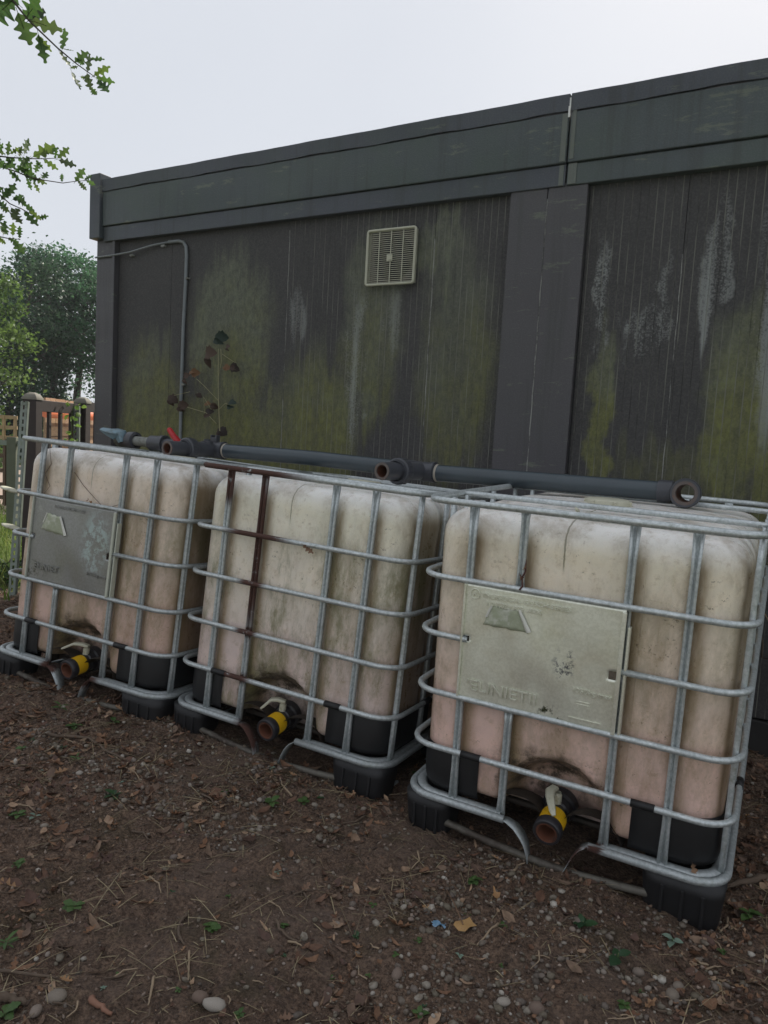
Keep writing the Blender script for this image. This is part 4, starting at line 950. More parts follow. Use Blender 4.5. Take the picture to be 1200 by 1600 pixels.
sp = [inv @ (c + Vector((0, 0, .014))), inv @ (c + sg * .5 + Vector((0, 0, .02))), inv @ (c + sg + Vector((0, 0, .012)))]
MB().tube(sp, .0016, 6).build('stalk', simple('brown_stalk', (.16, .09, .05), .7), big)
c = at_ground(685, 1450); m = MB(); m.grid(6, 4, lambda u, v: ((u - .5) * .035 + .004 * math.sin(9 * v), (v - .5) * .013 * (1 + math.sin(u * 7)), .006 * math.sin(u * 9) * math.sin(v * 5)))
o = m.build('plastic_scrap', simple('blue_plastic_film', (.12, .24, .36), .4, 0, .3, 30, dirt=(.3, .36, .40), dirtlo=.5)); o.location = c + Vector((0, 0, .012)); o.rotation_euler = (.3, .1, .35); tag(o, 'crumpled scrap of blue plastic beside the large ochre leaf', 'litter')

# ---- twigs
M_TWIG = simple('bare_twig', (.10, .070, .048), .85, 0, .4, 30, .3)
M_PTWIG = simple('pale_twig', (.27, .20, .13), .8, 0, .3, 30)
def twig(pts_px, rpx, label, mat=M_TWIG, name='twig', lift=.006, grp=None, cat='twig'):
    P = [at_ground(x, y) + Vector((0, 0, lift)) for x, y in pts_px]; d = (P[0] - Vector((0, 0, CZ))).length; r = rpx * d / FPX
    Q = []
    for i in range(len(P) - 1):
        for k in range(4): t = k / 4; Q.append(P[i].lerp(P[i + 1], t) + Vector((random.uniform(-1, 1), random.uniform(-1, 1), random.uniform(0, 1))) * r * .5)
    Q.append(P[-1]); base = P[0].copy(); m = MB().tube([q - base for q in Q], [r * (1.15 - .6 * i / (len(Q) - 1)) for i in range(len(Q))], 7)
    o = m.build(name, mat); o.location = base; tag(o, label, cat, grp); return o
twig([(1215, 1372), (1180, 1383), (1130, 1392)], 5.0, 'thick bare stick reaching the base of the yellowish tank from the edge', name='stick', cat='stick', lift=.012)
twig([(-10, 1565), (20, 1566), (40, 1572)], 6, 'thick brown stick end in the lower left corner', name='stick', cat='stick')
twig([(140, 1565), (158, 1577), (175, 1588)], 4, 'short reddish stick near the smooth grey stone', simple('reddish_stick', (.22, .11, .07), .8))
twig([(35, 1148), (90, 1153), (140, 1157), (170, 1178), (200, 1192)], 2.2, 'long thin root lying across soil below the dull-plated tank')
twig([(292, 1432), (280, 1445), (278, 1465), (288, 1480)], 2.2, 'curved dark twig in the bare soil')
twig([(432, 1440), (436, 1455), (450, 1466), (468, 1476)], 2.2, 'dark hooked twig beside a small green sprout')
twig([(778, 1446), (760, 1463), (745, 1480)], 1.6, 'straight pale stem right of the large ochre leaf', M_PTWIG)
twig([(240, 1530), (235, 1555), (231, 1575)], 1.8, 'upright pale straw stem in the lower soil', M_PTWIG)
twig([(296, 1490), (295, 1515), (294, 1535)], 1.5, 'reddish thin stem left of the angular cream stone', M_PTWIG)
twig([(0, 1520), (60, 1528), (90, 1532)], 2.0, 'thin stick pointing right near the smooth grey stone')
twig([(1110, 1440), (1135, 1470), (1150, 1480)], 1.6, 'fine root below the thick bare stick', M_PTWIG)
for k in range(70):
    while True:
        x = random.uniform(0, 1200); y = random.uniform(1130, 1600); p = at_ground(x, y)
        if p.y < 3.4 and not in_tank(np.array([p.x]), np.array([p.y]))[0]: break
    a = random.uniform(0, 6.3); L = random.uniform(8, 26); twig([(x, y), (x + L * math.cos(a), y + L * .6 * math.sin(a)), (x + 2 * L * math.cos(a + .3), y + 1.2 * L * math.sin(a + .3))], random.uniform(.8, 1.6), 'thin loose twig lying on the soil', random.choice((M_TWIG, M_PTWIG)), grp='thin twigs scattered on the soil')

# ---- small weeds
def leaf_mesh(name, mat, wid=.4, tip=1.2, fold=.25, n=7, serr=0, droop=.35):
    V = []; 
    for i in range(n + 1):
        t = i / n; w_ = wid * math.sin(math.pi * t ** (1 / tip)) ** .85 * .5 * (1 + serr * (.5 if i % 2 else -.5))
        z = .25 * t - droop * t * t
        for sgn in (-1, 0, 1): V.append((t, sgn * w_, z + fold * abs(sgn) * w_))
    mb = MB(); mb.add(V, [(i * 3 + j, i * 3 + j + 1, i * 3 + j + 4, i * 3 + j + 3) for i in range(n) for j in (0, 1)]); me = mb.mesh(name); me.materials.append(mat); return me
M_W1 = leafmat('weed_leaf_green', [(.055, .11, .030), (.09, .16, .045), (.07, .13, .035)], .55, .25)
M_W2 = leafmat('weed_leaf_dark', [(.022, .065, .022), (.035, .085, .03), (.03, .07, .035)], .4, .2)
M_W3 = leafmat('weed_leaf_pale', [(.17, .25, .19), (.22, .30, .23)], .5, .2)
M_STEM = simple('weed_stem', (.07, .10, .03), .6)
LM = {'g': leaf_mesh('leaf', M_W1, .62, 1.1), 'd': leaf_mesh('leaf', M_W2, .55, 1.2, .15, 9, .25, .2), 'p': leaf_mesh('leaf', M_W3, .55, 1.1), 'n': leaf_mesh('leaf', M_W1, .22, 1.0, .3), 's': leaf_mesh('leaf', M_W1, .75, .9, .1, 8, .3)}
stem_me = MB().tube([(0, 0, -.2), (0, .02, .5), (.03, .0, 1)], .05, 5).mesh('stem'); stem_me.materials.append(M_STEM)
def weed(px, py, spx, kind, nl, label, grp=None, cat='weed', flat=.35):
    spx *= .82; p = at_ground(px, py); d = (p - Vector((0, 0, CZ))).length; L = spx * d / FPX
    T = empty('weed', p, label, cat, grp)
    s_ = link('stem', stem_me, T); s_.scale = (L * .5, L * .5, L * .4)
    a0 = random.uniform(0, 6.3)
    for k in range(nl):
        o = link('leaf', LM[kind], T); a = a0 + k * 2.4 + random.uniform(-.3, .3); l = L * random.uniform(.6, 1.05); o.scale = (l, l, l)
        o.location = (0, 0, L * (.08 + .32 * k / nl)); o.rotation_euler = (random.uniform(-.3, .3), -random.uniform(.0, flat), a)
    return T
weed(178, 1248, 24, 'd', 7, 'low dark green rosette weed on the bare soil')
weed(178, 1132, 17, 'g', 4, 'bright heart-leaved seedling by the skid of the dull-plated tank')
weed(116, 1138, 16, 'g', 6, 'fresh green weed left of the heart-leaved seedling')
weed(95, 1108, 18, 'n', 6, 'narrow-leaved weed at the base of the dull-plated tank')
weed(28, 1282, 20, 'g', 5, 'soft green weed beside a pale leaf at far left')
weed(55, 1278, 14, 'p', 3, 'pale silvery sprout next to the soft green weed')
weed(425, 1258, 22, 'g', 5, 'bright green weed below the middle tank')
weed(475, 1255, 14, 's', 6, 'small lobed weed between bright weed and red-brown leaf')
weed(115, 1420, 18, 's', 6, 'lobed green weed in the left soil')
weed(330, 1452, 18, 's', 9, 'lobed weed with feathery leaves beside the curved dark twig')
weed(28, 1352, 16, 'g', 5, 'round-leaved green weed above the folded brown leaf')
weed(910, 1450, 30, 'd', 5, 'tall dark weed with long leaves right of the gravel')
weed(965, 1500, 34, 'd', 3, 'broad dark dock leaf weed below the yellowish tank')
weed(1050, 1475, 26, 'p', 4, 'weed with pale blue-green leaves below the yellowish tank')
weed(1170, 1432, 20, 'g', 7, 'bright green weed at the foot of the thick stick')
weed(1192, 1150, 18, 'n', 6, 'green shoot against the cabin wall')
weed(740, 1378, 16, 's', 7, 'ferny weed above the gravel beside the yellowish tank')
weed(440, 1446, 13, 's', 6, 'small green sprout inside the hooked twig')
weed(655, 1588, 18, 'g', 5, 'green weed at the very foot of the picture')
weed(10, 1480, 26, 'n', 9, 'grassy green tuft at the left edge')
weed(375, 1588, 14, 'g', 5, 'small weed right of the angular cream stone')
weed(8, 1590, 22, 's', 6, 'lobed weed in the lower left corner')
weed(975, 1575, 16, 's', 7, 'mossy green weed in the pinkish bare soil')
weed(35, 1172, 14, 'g', 4, 'seedling beside the long thin root')
weed(120, 1188, 18, 'n', 6, 'flattened grassy weed under the long thin root')
for k in range(34):
    while True:
        x = random.uniform(0, 1200); y = random.uniform(1110, 1600); p = at_ground(x, y)
        if p.y < 3.5 and not in_tank(np.array([p.x]), np.array([p.y]))[0]: break
    weed(x, y, random.uniform(6, 11), random.choice('gggsdp'), random.randint(3, 5), 'tiny green seedling sprouting from the soil', 'tiny seedlings in the soil', 'seedling')

# ================================================================ LEFT BACKGROUND
# sunlit grass
n = 26000
x = rng.uniform(-14, -4.4, n); y = rng.uniform(2.4, 9.5, n)
c_ = np.stack([x, y, np.full_like(x, -CZ)], 1) @ CM; px = 600 + FPX * c_[:, 0] / c_[:, 2]; py = 800 + FPX * c_[:, 1] / c_[:, 2]
pth = np.abs(y - np.interp(x, [-20, -14, -9.5, -6], [10.8, 9.4, 8.5, 8.4])) < 2.1
ok = (px > -220) & (px < 200) & ((x < -4.75) | (rng.random(n) < .15)) & ~((x > -4.6) & (y > 3.5)) & ~pth
x, y = x[ok], y[ok]; n = len(x)
z = np.where((x > -9) & (y < 7.5), ground_z(np.clip(x, -9, 2.5), np.clip(y, -1.5, 7.5)), 0)
gv = np.array([[-.5, 0, 0], [.5, 0, 0], [-.4, .15, .45], [.4, .15, .45], [-.15, .45, .85], [.15, .45, .85]], float); gf = np.array([[0, 1, 3, 2], [2, 3, 5, 4]])
M_GRASS = leafmat('meadow_grass', [(.07, .13, .02), (.13, .21, .035), (.20, .27, .055), (.28, .28, .11)], .6, .5, True)
h = rng.uniform(.06, .20, n)
tag(scatter('grass', [(gv, gf)], np.column_stack([x, y, z - .005]), rots(n, .25), np.column_stack([rng.uniform(.006, .012, n), h, h]), M_GRASS), kind='stuff')
# shrubby greenery low at the picture's left edge
def leaf_cloud(nl, size, fn):
    P = fn(nl); q = np.array([[-.5, 0, 0], [0, -.35, .06], [.5, 0, 0], [0, .35, .06]], float); f = np.array([[0, 1, 2, 3]])
    return P, q, f, rots(nl), (size * rng.uniform(.6, 1.3, nl))[:, None] * np.ones((nl, 3))
M_BUSH = leafmat('bramble_leaf', [(.03, .06, .02), (.05, .10, .03), (.09, .15, .04)], .5, .35, True)
def bush(cx, cy, rx, ry, h, nl, size, label, mat=M_BUSH, nm='bush'):
    T = empty(nm, (cx, cy, float(ground_z(cx, cy)) if cx > -9 and cy < 7.5 else 0), label, 'bush')
    def fn(k):
        a = rng.random(k) * 6.283; r_ = np.sqrt(rng.random(k)); zz = rng.random(k) ** .8
        return np.stack([rx * r_ * np.cos(a) * (1 - .4 * zz), ry * r_ * np.sin(a) * (1 - .4 * zz), h * zz * (.7 + .3 * np.sin(a * 3))], 1)
    P, q, f, ro, sc_ = leaf_cloud(nl, size, fn); o = scatter('foliage', [(q, f)], P, ro, sc_, mat); o.parent = T
    st = MB()
    for k in range(6): a = random.random() * 6.3; st.tube([(0, 0, 0), (rx * .4 * math.cos(a), ry * .4 * math.sin(a), h * .5), (rx * .7 * math.cos(a), ry * .7 * math.sin(a), h * .9)], .006, 5)
    st.build('stems', M_TWIG, T); return T
g_ = at_ground(-2, 905); bush(g_.x, g_.y, .45, .16, .17, 420, .045, 'dark leafy bramble clump at the left edge beyond the dull-plated tank')
# dark gate posts, rails, pickets
M_DWOOD = simple('dark_brown_fence_wood', (.030, .020, .018), .6, 0, .35, 10, .2, dirt=(.07, .055, .05), dirtlo=.6)
M_CAP = simple('weathered_post_cap', (.17, .16, .13), .8, 0, .25, 20, .2)
fence = empty('picket_fence', at_d(51, 660, 6.0) * 1, 'dark brown picket fence panel with slotted post beside the cabin corner', 'fence'); fence.location.z = .05
FM = fence.location.copy()
def fb(mb, name, mat, parent=fence, **k):
    o = mb.build(name, mat, parent, **k)
    if parent is fence: o.location = -FM
    return o
P0 = at_d(51, 640, 6.0); P1 = at_d(129, 640, 6.75); 
d01 = (P1 - P0); d01.z = 0; dn = d01.normalized(); nn = Vector((-dn.y, dn.x, 0)); ang = math.atan2(dn.y, dn.x); RM = Matrix.Rotation(ang, 3, 'Z')
def post(P, top, w_):
    po = fb(MB().box((P.x, P.y, top / 2 - .05), (w_, w_, top + .1), RM), 'fence_post', M_DWOOD, bevel=.004)
    m = MB(); hw = w_ / 2 + .006
    V = [RM @ Vector((a * hw * s_, b_ * hw * s_, z_)) + Vector((P.x, P.y, top)) for (s_, z_) in ((1, -.002), (1, .012), (.72, .036), (.3, .05)) for (a, b_) in ((-1, -1), (1, -1), (1, 1), (-1, 1))]
    m.add(V, [(i * 4 + j, i * 4 + (j + 1) % 4, (i + 1) * 4 + (j + 1) % 4, (i + 1) * 4 + j) for i in range(3) for j in range(4)] + [(12, 13, 14, 15)]); c_o = m.build('post_cap', M_CAP, po, bevel=.004)
    return po
top0 = at_d(51, 624, 6.0).z; top1 = at_d(129, 630, 6.75).z
post(P0, top0, .098); post(P1, top1, .098)
zr = (at_d(85, 636, 6.3).z)
fb(MB().bar((P0.x, P0.y, zr), (P1.x, P1.y, zr), .03, .085), 'top_rail', M_DWOOD, bevel=.003)
fb(MB().bar((P0.x, P0.y, .35), (P1.x, P1.y, .35), .03, .085), 'bottom_rail', M_DWOOD, bevel=.003)
for k in range(4):
    t = (.34, .58, .80, .93)[k]; q = P0.lerp(P1, (.30, .52, .74, .90)[k])
    fb(MB().box((q.x, q.y, (zr + .2) / 2), (.034, .022, zr - .2), RM), 'picket', M_DWOOD, bevel=.002)
P2 = P1 + dn * 1.3; zr2 = at_d(145, 637, 7.0).z
fb(MB().bar((P1.x, P1.y, zr2), (P2.x, P2.y, zr2), .03, .085), 'top_rail', M_DWOOD, bevel=.003)
for k in range(8):
    q = P1.lerp(P2, (k + .7) / 8.5); fb(MB().box((q.x, q.y, (zr2 + .2) / 2), (.04, .022, zr2 - .2), RM), 'picket', M_DWOOD, bevel=.002)
# slotted galvanised angle beside the first post, another beside the second
M_SLOT = simple('galvanised_angle', (.20, .23, .20), .5, .4, .2, 15, dirt=(.12, .14, .10))
def slotted(A, B, wd, label):
    A = Vector(A); B = Vector(B); ax = (B - A); L = ax.length; ax.normalize(); u = Vector((.86, .5, 0)); u = (u - ax * u.dot(ax)).normalized(); nrm = u.cross(ax)
    T = empty('slotted_post', A, label, 'post'); m = MB(); pitch = .050; k = int(L / pitch)
    def quad(u0, u1, t0, t1): m.add([A * 0 + u * a + ax * t for a, t in ((u0, t0), (u1, t0), (u1, t1), (u0, t1))] + [u * a + ax * t + nrm * .003 for a, t in ((u0, t0), (u1, t0), (u1, t1), (u0, t1))], [(0, 1, 2, 3), (7, 6, 5, 4), (0, 4, 5, 1), (1, 5, 6, 2), (2, 6, 7, 3), (3, 7, 4, 0)], False)
    quad(-wd, -wd * .66, 0, L); quad(-wd * .34, 0, 0, L)
    for j in range(k + 1): quad(-wd * .66, -wd * .34, j * pitch, min(L, j * pitch + .020))
    m.build('slotted_flange', M_SLOT, T)
    m2 = MB(); m2.add([nrm * 0 - nrm * a + ax * t + u * e for a, t in ((0, 0), (wd * .6, 0), (wd * .6, L), (0, L)) for e in (0, .003)], [(0, 2, 4, 6), (1, 7, 5, 3), (0, 1, 3, 2), (2, 3, 5, 4), (4, 5, 7, 6), (6, 7, 1, 0)], False); m2.build('plain_flange', M_SLOT, T)
    return T
a_ = at_d(43, 627, 5.7); b_ = at_d(22, 935, 5.45)
slotted((b_.x, b_.y, .05), a_, .045, 'tall slotted galvanised post leaning in front of the dark fence post')
a_ = at_d(123, 634, 6.55); slotted((a_.x + .01, a_.y, .6), a_, .045, 'short slotted galvanised strip beside the ivy sprig at the second post')
# two pale brackets on the slotted post
for (x_, y_, lb) in ((14, 765, 'upper pale rounded bracket fungus on the slotted post'), (16, 823, 'lower pale rounded bracket fungus on the slotted post')):
    p = at_d(x_, y_, 5.5); m = MB(); m.lathe([(-.012, .001), (-.012, .03), (-.004, .052), (.004, .056), (.010, .045), (.013, .001)], (0, 0, 0), (.1, .1, 1), 16)
    o = m.build('bracket_fungus', M_WHITE); o.location = p + Vector((.01, .0, 0)); o.scale = (1.25, .8, .9); o.rotation_euler = (.1, .2, .4); tag(o, lb, 'fungus')
# sprig of light green ivy on the fence
ivp = at_d(112, 668, 6.35); iv = empty('ivy_sprig', ivp, 'light green ivy sprig climbing the picket fence', 'plant')
M_IVY = leafmat('light_ivy_leaf', [(.16, .26, .05), (.24, .36, .08), (.10, .20, .04)], .5, .45)
MB().tube([(0.02, 0, -.5), (0, 0, -.1), (-.01, .01, .12), (.03, 0, .2)], .004, 5).build('stem', M_STEM, iv)
ivm = leaf_mesh('leaf', M_IVY, .8, 1.0)
for k in range(34):
    o = link('leaf', ivm, iv); s_ = random.uniform(.03, .055); o.scale = (s_,) * 3; t = random.random(); o.location = (random.uniform(-.07, .07) + .02 * t, random.uniform(-.03, .03), -.35 + .58 * t); o.rotation_euler = (random.uniform(-1, 1), random.uniform(-1, 1), random.uniform(0, 6.3))
# timber boards with orange pipe beyond
M_BOARD = leafmat('fresh_timber_board', [(.42, .28, .17), (.50, .35, .22), (.36, .23, .13), (.46, .33, .24)], .7, 0)
tp = empty('timber_stack', at_d(95, 650, 12.0), 'stack of fresh upright timber boards seen through the picket fence', 'timber'); tp.location.z = 0
TB = tp.location.copy(); bd = Vector((-.45, .89, 0)).normalized()
RB = math.atan2(bd.y, bd.x); ztop = at_d(90, 624, 12.0).z
brd = MB().box((0, 0, 0), (.137, .03, 1)).mesh('board'); brd.materials.append(M_BOARD)
for k in range(24):
    o = link('board', brd, tp); o.location = bd * (k * .143 - .40) + Vector((0, 0, (ztop + random.uniform(-.012, .012)) / 2)); o.scale = (1, 1, ztop); o.rotation_euler = (0, random.uniform(-.006, .006), RB)
lowz = at_d(90, 674, 11.8).z
for k in range(2):
    o = link('board', brd, tp); o.location = Vector((.08, -.08, lowz - .15 * k)) + bd * 1.2; o.scale = (1, 1, 3.0); o.rotation_euler = (0, R(90), RB)
M_ORA = simple('orange_drain_pipe', (.78, .20, .09), .4, 0, .12, 6)
q0 = at_d(95, 646, 11.7); o = MB().tube([-bd * .36, bd * 2.4], .074, 20).build('drain_pipe', M_ORA, edge=True); o.location = q0 + Vector((.09, -.10, 0)); tag(o, 'orange drain pipe lying in front of the timber boards', 'pipe')
# trellis gate to the far left
M_LAT = simple('pale_trellis_wood', (.38, .27, .15), .75, 0, .2, 14); M_BRL = simple('brown_trellis_wood', (.12, .075, .05), .75, 0, .3, 14); M_GRP = simple('grey_green_post', (.11, .12, .085), .8, 0, .2, 14)
gt = empty('trellis_gate', at_d(12, 700, 9.4), 'pale wooden trellis above a brown lattice gate at the far left', 'gate'); gt.location.z = 0; GL = gt.location.copy()
gd = Vector((.80, .60, 0)).normalized(); GA = math.atan2(gd.y, gd.x); RG = Matrix.Rotation(GA, 3, 'Z')
def gp(mb, name, mat, **k):
    return mb.build(name, mat, gt, **k)
def gpt(x_, y_): q = at_d(x_, y_, 9.4); s_ = (q - GL).dot(gd); return s_, q.z
s_r, zt = gpt(29, 650)
for y_ in (652, 668, 684): s_, z_ = gpt(15, y_); gp(MB().bar(gd * (s_r - 1.2) + Vector((0, 0, z_)), gd * s_r + Vector((0, 0, z_)), .02, .040), 'trellis_slat', M_LAT)
for x_ in (-48, -30, -12, 7, 27): s_, _z = gpt(x_, 668); zb_ = gpt(7, 690)[1]; gp(MB().bar(gd * s_ + nn * .012 + Vector((0, 0, zb_)), gd * s_ + nn * .012 + Vector((0, 0, zt)), .040, .02, (0, 1, 0)), 'trellis_slat', M_LAT)
s_p, z_ = gpt(21, 690); gp(MB().box(gd * s_p + Vector((0, 0, (z_ + .04) / 2)), (.10, .10, z_ + .06), RG), 'gate_post', M_GRP, bevel=.004)
z_ = gpt(15, 692)[1]; gp(MB().bar(gd * (s_r - 1.2) + Vector((0, 0, z_)) - nn * .06, gd * (s_r + .12) + Vector((0, 0, z_)) - nn * .06, .03, .055), 'metal_rail', M_SLOT)
for y_ in (712, 735, 757, 777): z_ = gpt(7, y_)[1]; gp(MB().bar(gd * (s_r - 1.2) + Vector((0, 0, z_)), gd * (s_p - .04) + Vector((0, 0, z_)), .02, .045), 'lattice_slat', M_BRL)
for x_ in (-40, -18, 7): s_ = gpt(x_, 730)[0]; z_ = gpt(7, 790)[1]; gp(MB().bar(gd * s_ + Vector((0, 0, z_)), gd * s_ + Vector((0, 0, gpt(7, 696)[1])), .045, .024, (0, 1, 0)), 'lattice_slat', M_BRL)

# ================================================================ TREES
M_BARK = simple('grey_brown_bark', (.055, .046, .038), .9, 0, .4, 3, .5)
def tree(loc, H, spread, nl, label, mat, seed, size=.20, crown0=.32, ivy=0.0, nm='tree', grp='trees beyond the fence'):
    r_ = random.Random(seed); T = empty(nm, loc, label, 'tree', grp); m = MB(); tips = []
    lean = Vector((r_.uniform(-.06, .06), r_.uniform(-.06, .06), 1)); n_ = 8
    tr = [Vector((lean.x * H * t + .12 * math.sin(5 * t + seed), lean.y * H * t + .12 * math.cos(4 * t + seed), H * .86 * t)) for t in [k / n_ for k in range(n_ + 1)]]
    m.tube(tr, [H * .020 * (1 - .82 * k / n_) + .02 for k in range(n_ + 1)], 9)
    for k in range(17):
        t = crown0 * .75 + (1 - crown0 * .75) * (k + .5) / 17; base = tr[min(n_ - 1, int(t * n_))].lerp(tr[min(n_, int(t * n_) + 1)], t * n_ % 1)
        a = k * 2.4 + r_.uniform(-.5, .5); L = spread * (1.0 - .55 * abs(t - .55) * 1.6) * r_.uniform(.7, 1.1); ri = r_.uniform(.25, .75)
        e = base + Vector((math.cos(a) * L, math.sin(a) * L, L * ri)); mid = base.lerp(e, .5) + Vector((0, 0, -.06 * L))
        rr = H * .007 * (1.2 - t); m.tube([base, mid, e], [rr, rr * .7, rr * .3], 6); tips += [(e, 1.0), (mid.lerp(e, .5), .8)]
        for s_ in range(3):
            bp = base.lerp(e, .35 + .25 * s_); e2 = bp + Vector((r_.uniform(-1, 1), r_.uniform(-1, 1), r_.uniform(-.1, .9))) * L * .45; m.tube([bp, bp.lerp(e2, .5) + Vector((0, 0, .05)), e2], [rr * .5, rr * .35, rr * .15], 5); tips.append((e2, .75))
    tips.append((tr[-1] + Vector((0, 0, H * .06)), 1.0))
    m.build('trunk', M_BARK, T)
    cent = np.array([t_[0][:] for t_ in tips]); wts = np.array([t_[1] for t_ in tips]); idx = rng.choice(len(tips), nl, p=wts / wts.sum())
    sg = spread * .135; P = cent[idx] + rng.normal(0, 1, (nl, 3)) * sg * np.array([1, 1, .60]) * (rng.random((len(cent), 1))[idx] * .8 + .6)
    if ivy:
        ni = int(nl * ivy); t = rng.random(ni) * .75; a = rng.random(ni) * 6.283; rr = H * .03 + np.abs(rng.normal(0, .22, ni)); tx = np.interp(t, np.linspace(0, 1, n_ + 1), [q.x for q in tr]); ty = np.interp(t, np.linspace(0, 1, n_ + 1), [q.y for q in tr])
        P[:ni] = np.stack([tx + rr * np.cos(a), ty + rr * np.sin(a), t * H * .86], 1)
    P[:, 2] = np.maximum(P[:, 2], .15)
    q = np.array([[-.5, 0, 0], [0, -.32, .08], [.5, 0, 0], [0, .32, .08]], float); f = np.array([[0, 1, 2, 3]])
    o = scatter('crown', [(q, f)], P, rots(nl), (size * rng.uniform(.5, 1.3, nl))[:, None] * np.ones((nl, 3)), mat, False, np.clip(vnoise(P[:, 0], P[:, 1] + P[:, 2], .8, seed) * .7 + rng.random(nl) * .3, 0, 1)); o.parent = T
    return T
M_T1 = leafmat('deep_green_foliage', [(.022, .055, .030), (.038, .085, .042), (.065, .125, .058)], .5, .42, True)
M_T2 = leafmat('blue_green_foliage', [(.040, .11, .055), (.065, .16, .075), (.11, .22, .10)], .5, .5, True)
M_T3 = leafmat('yellow_green_foliage', [(.07, .13, .03), (.12, .20, .045), (.17, .26, .06)], .5, .5, True)
def tl(px, dist): q = at_d(px, 700, dist); return (q.x, q.y, 0)
tree(tl(-24, 20), 5.0, 1.3, 8000, 'yellow-green tree cut by the left edge', M_T3, 1, .11, .55, .3)
tree(tl(14, 25), 6.2, 1.4, 8500, 'dark ivy-clad tree behind the trellis gate', M_T1, 2, .13, .55, .5)
tree(tl(56, 28), 7.4, 1.9, 10500, 'blue-green tree standing above the first fence post', M_T2, 3, .14, .60, .26)
tree(tl(88, 27), 6.8, 1.5, 7000, 'dense dark tree above the middle of the picket fence', M_T1, 4, .14, .60, .50)
tree(tl(120, 30), 7.7, 1.8, 7500, 'slim tree between the fence posts with light showing below its crown', M_T2, 10, .14, .65, .10)
tree(tl(146, 27), 6.9, 1.7, 6000, 'thin-limbed tree beside the cabin corner with sky showing through', M_T2, 5, .13, .55, .18)
tree(tl(205, 26), 6.3, 2.2, 7000, 'tree mostly hidden behind the cabin corner', M_T2, 6, .13, .4)
tree(tl(-190, 23), 6.8, 2.6, 6000, 'tree standing outside the left edge of the view', M_T1, 7, .15, .3)
tree(tl(30, 40), 7.6, 2.2, 3000, 'pale distant tree glimpsed behind the dark ivy-clad tree', M_T2, 8, .18, .45)
tree(tl(80, 42), 7.4, 2.2, 2600, 'distant tree glimpsed behind the picket fence trees', M_T1, 9, .18, .45)

# ---- overhanging oak
M_OAK = leafmat('oak_leaf_green', [(.06, .13, .03), (.10, .19, .045), (.07, .14, .05), (.14, .21, .04), (.06, .09, .05)], .45, .55, spots=(.11, .085, .03))
oak = empty('oak_tree', (-4.3, -.6, 0), 'oak tree with sparse lobed leaves reaching in over the view', 'tree')
OL = oak.location.copy()
m = MB(); m.tube([(0, 0, -.1), (.05, 0, 1.2), (0, .1, 2.6), (.1, .15, 4.2), (0, .3, 6.0)], [.19, .16, .14, .10, .05], 12)
m.build('trunk', M_BARK, oak)
oak_me = []
for k in range(6):
    me = oak_leaf(1, random.uniform(.1, .5), random.uniform(.1, .6), random.choice((3.5, 4.5)), 40 + k, random.uniform(.22, .30)).mesh('leaf'); me.materials.append(M_OAK); oak_me.append(me)
def wp(x, y, D): return at_d(x, y, D)
def oak_branch(pts, D, r, leaves, root_z):
    P = [wp(x, y, D) for x, y in pts]; root = Vector((OL.x + .05, OL.y + .1, root_z))
    Q = [root, root.lerp(P[0], .5) + Vector((0, 0, .12))] + P; n_ = len(Q)
    b = MB().tube([q - OL for q in Q], [.045, .022] + [r * (1 - .65 * k / (n_ - 3 + 1e-9)) for k in range(n_ - 2)], 7).build('branch', M_BARK, oak)
    for (bx, by, tx, ty, wf) in leaves:
        A_ = wp(bx, by, D); B_ = wp(tx, ty, D + random.uniform(-.04, .04)); d_ = (B_ - A_); L = d_.length; d_.normalize()
        viewd = A_ - Vector((0, 0, CZ)); viewd.normalize(); side = d_.cross(viewd).normalized(); nrm = side.cross(d_).normalized()
        tlt = random.uniform(-.6, .6) + (1.0 if wf < .6 else 0) ; side2 = side * math.cos(tlt) + nrm * math.sin(tlt); nrm2 = d_.cross(side2)
        o = link('leaf', random.choice(oak_me), b); Mx = Matrix((d_, side2, nrm2)).transposed().to_4x4(); k = L * random.uniform(1.05, 1.2)
        wd_ = k * min(1.5, max(wf, .95)) * 1.2
        o.matrix_local = Matrix.Translation(A_ - OL) @ Mx @ Matrix.Diagonal((k, wd_, k, 1))
    # more leaves on the part outside the picture
    for j in range(9):
        q = Q[1].lerp(Q[2], random.random() * .85 + .05) ; L = random.uniform(.07, .11)
        o = link('leaf', random.choice(oak_me), b); o.location = q - OL; o.scale = (L, L, L); o.rotation_euler = (random.uniform(-1, 1), random.uniform(-1, 1), random.uniform(0, 6.3))
    return b
oak_branch([(-30, -45), (10, -12), (45, 32), (90, 75), (120, 100), (148, 120)], 2.9, .0042,
    [(20, 0, -8, 28, 1.4), (30, 8, 2, -16, 1.2), (40, 28, 60, 0, 1.5), (45, 32, 66, 18, 1.3), (28, 20, 47, 68, 1.3), (48, 32, 92, 46, 1), (60, 54, 70, 94, 1), (60, 58, 78, 78, .8), (97, 77, 100, 48, .5), (98, 76, 113, 79, .5), (92, 79, 109, 102, .4), (117, 97, 135, 84, 1),
     (120, 92, 131, 100, .7), (137, 112, 140, 85, .6), (141, 92, 162, 93, .5), (147, 118, 170, 105, 1.1), (150, 121, 176, 128, .6), (153, 126, 168, 142, 1.0), (136, 115, 141, 137, .8), (141, 136, 150, 147, 1.0), (112, 112, 124, 137, .5), (110, 106, 121, 104, .9), (126, 120, 134, 122, .6)], 4.3)
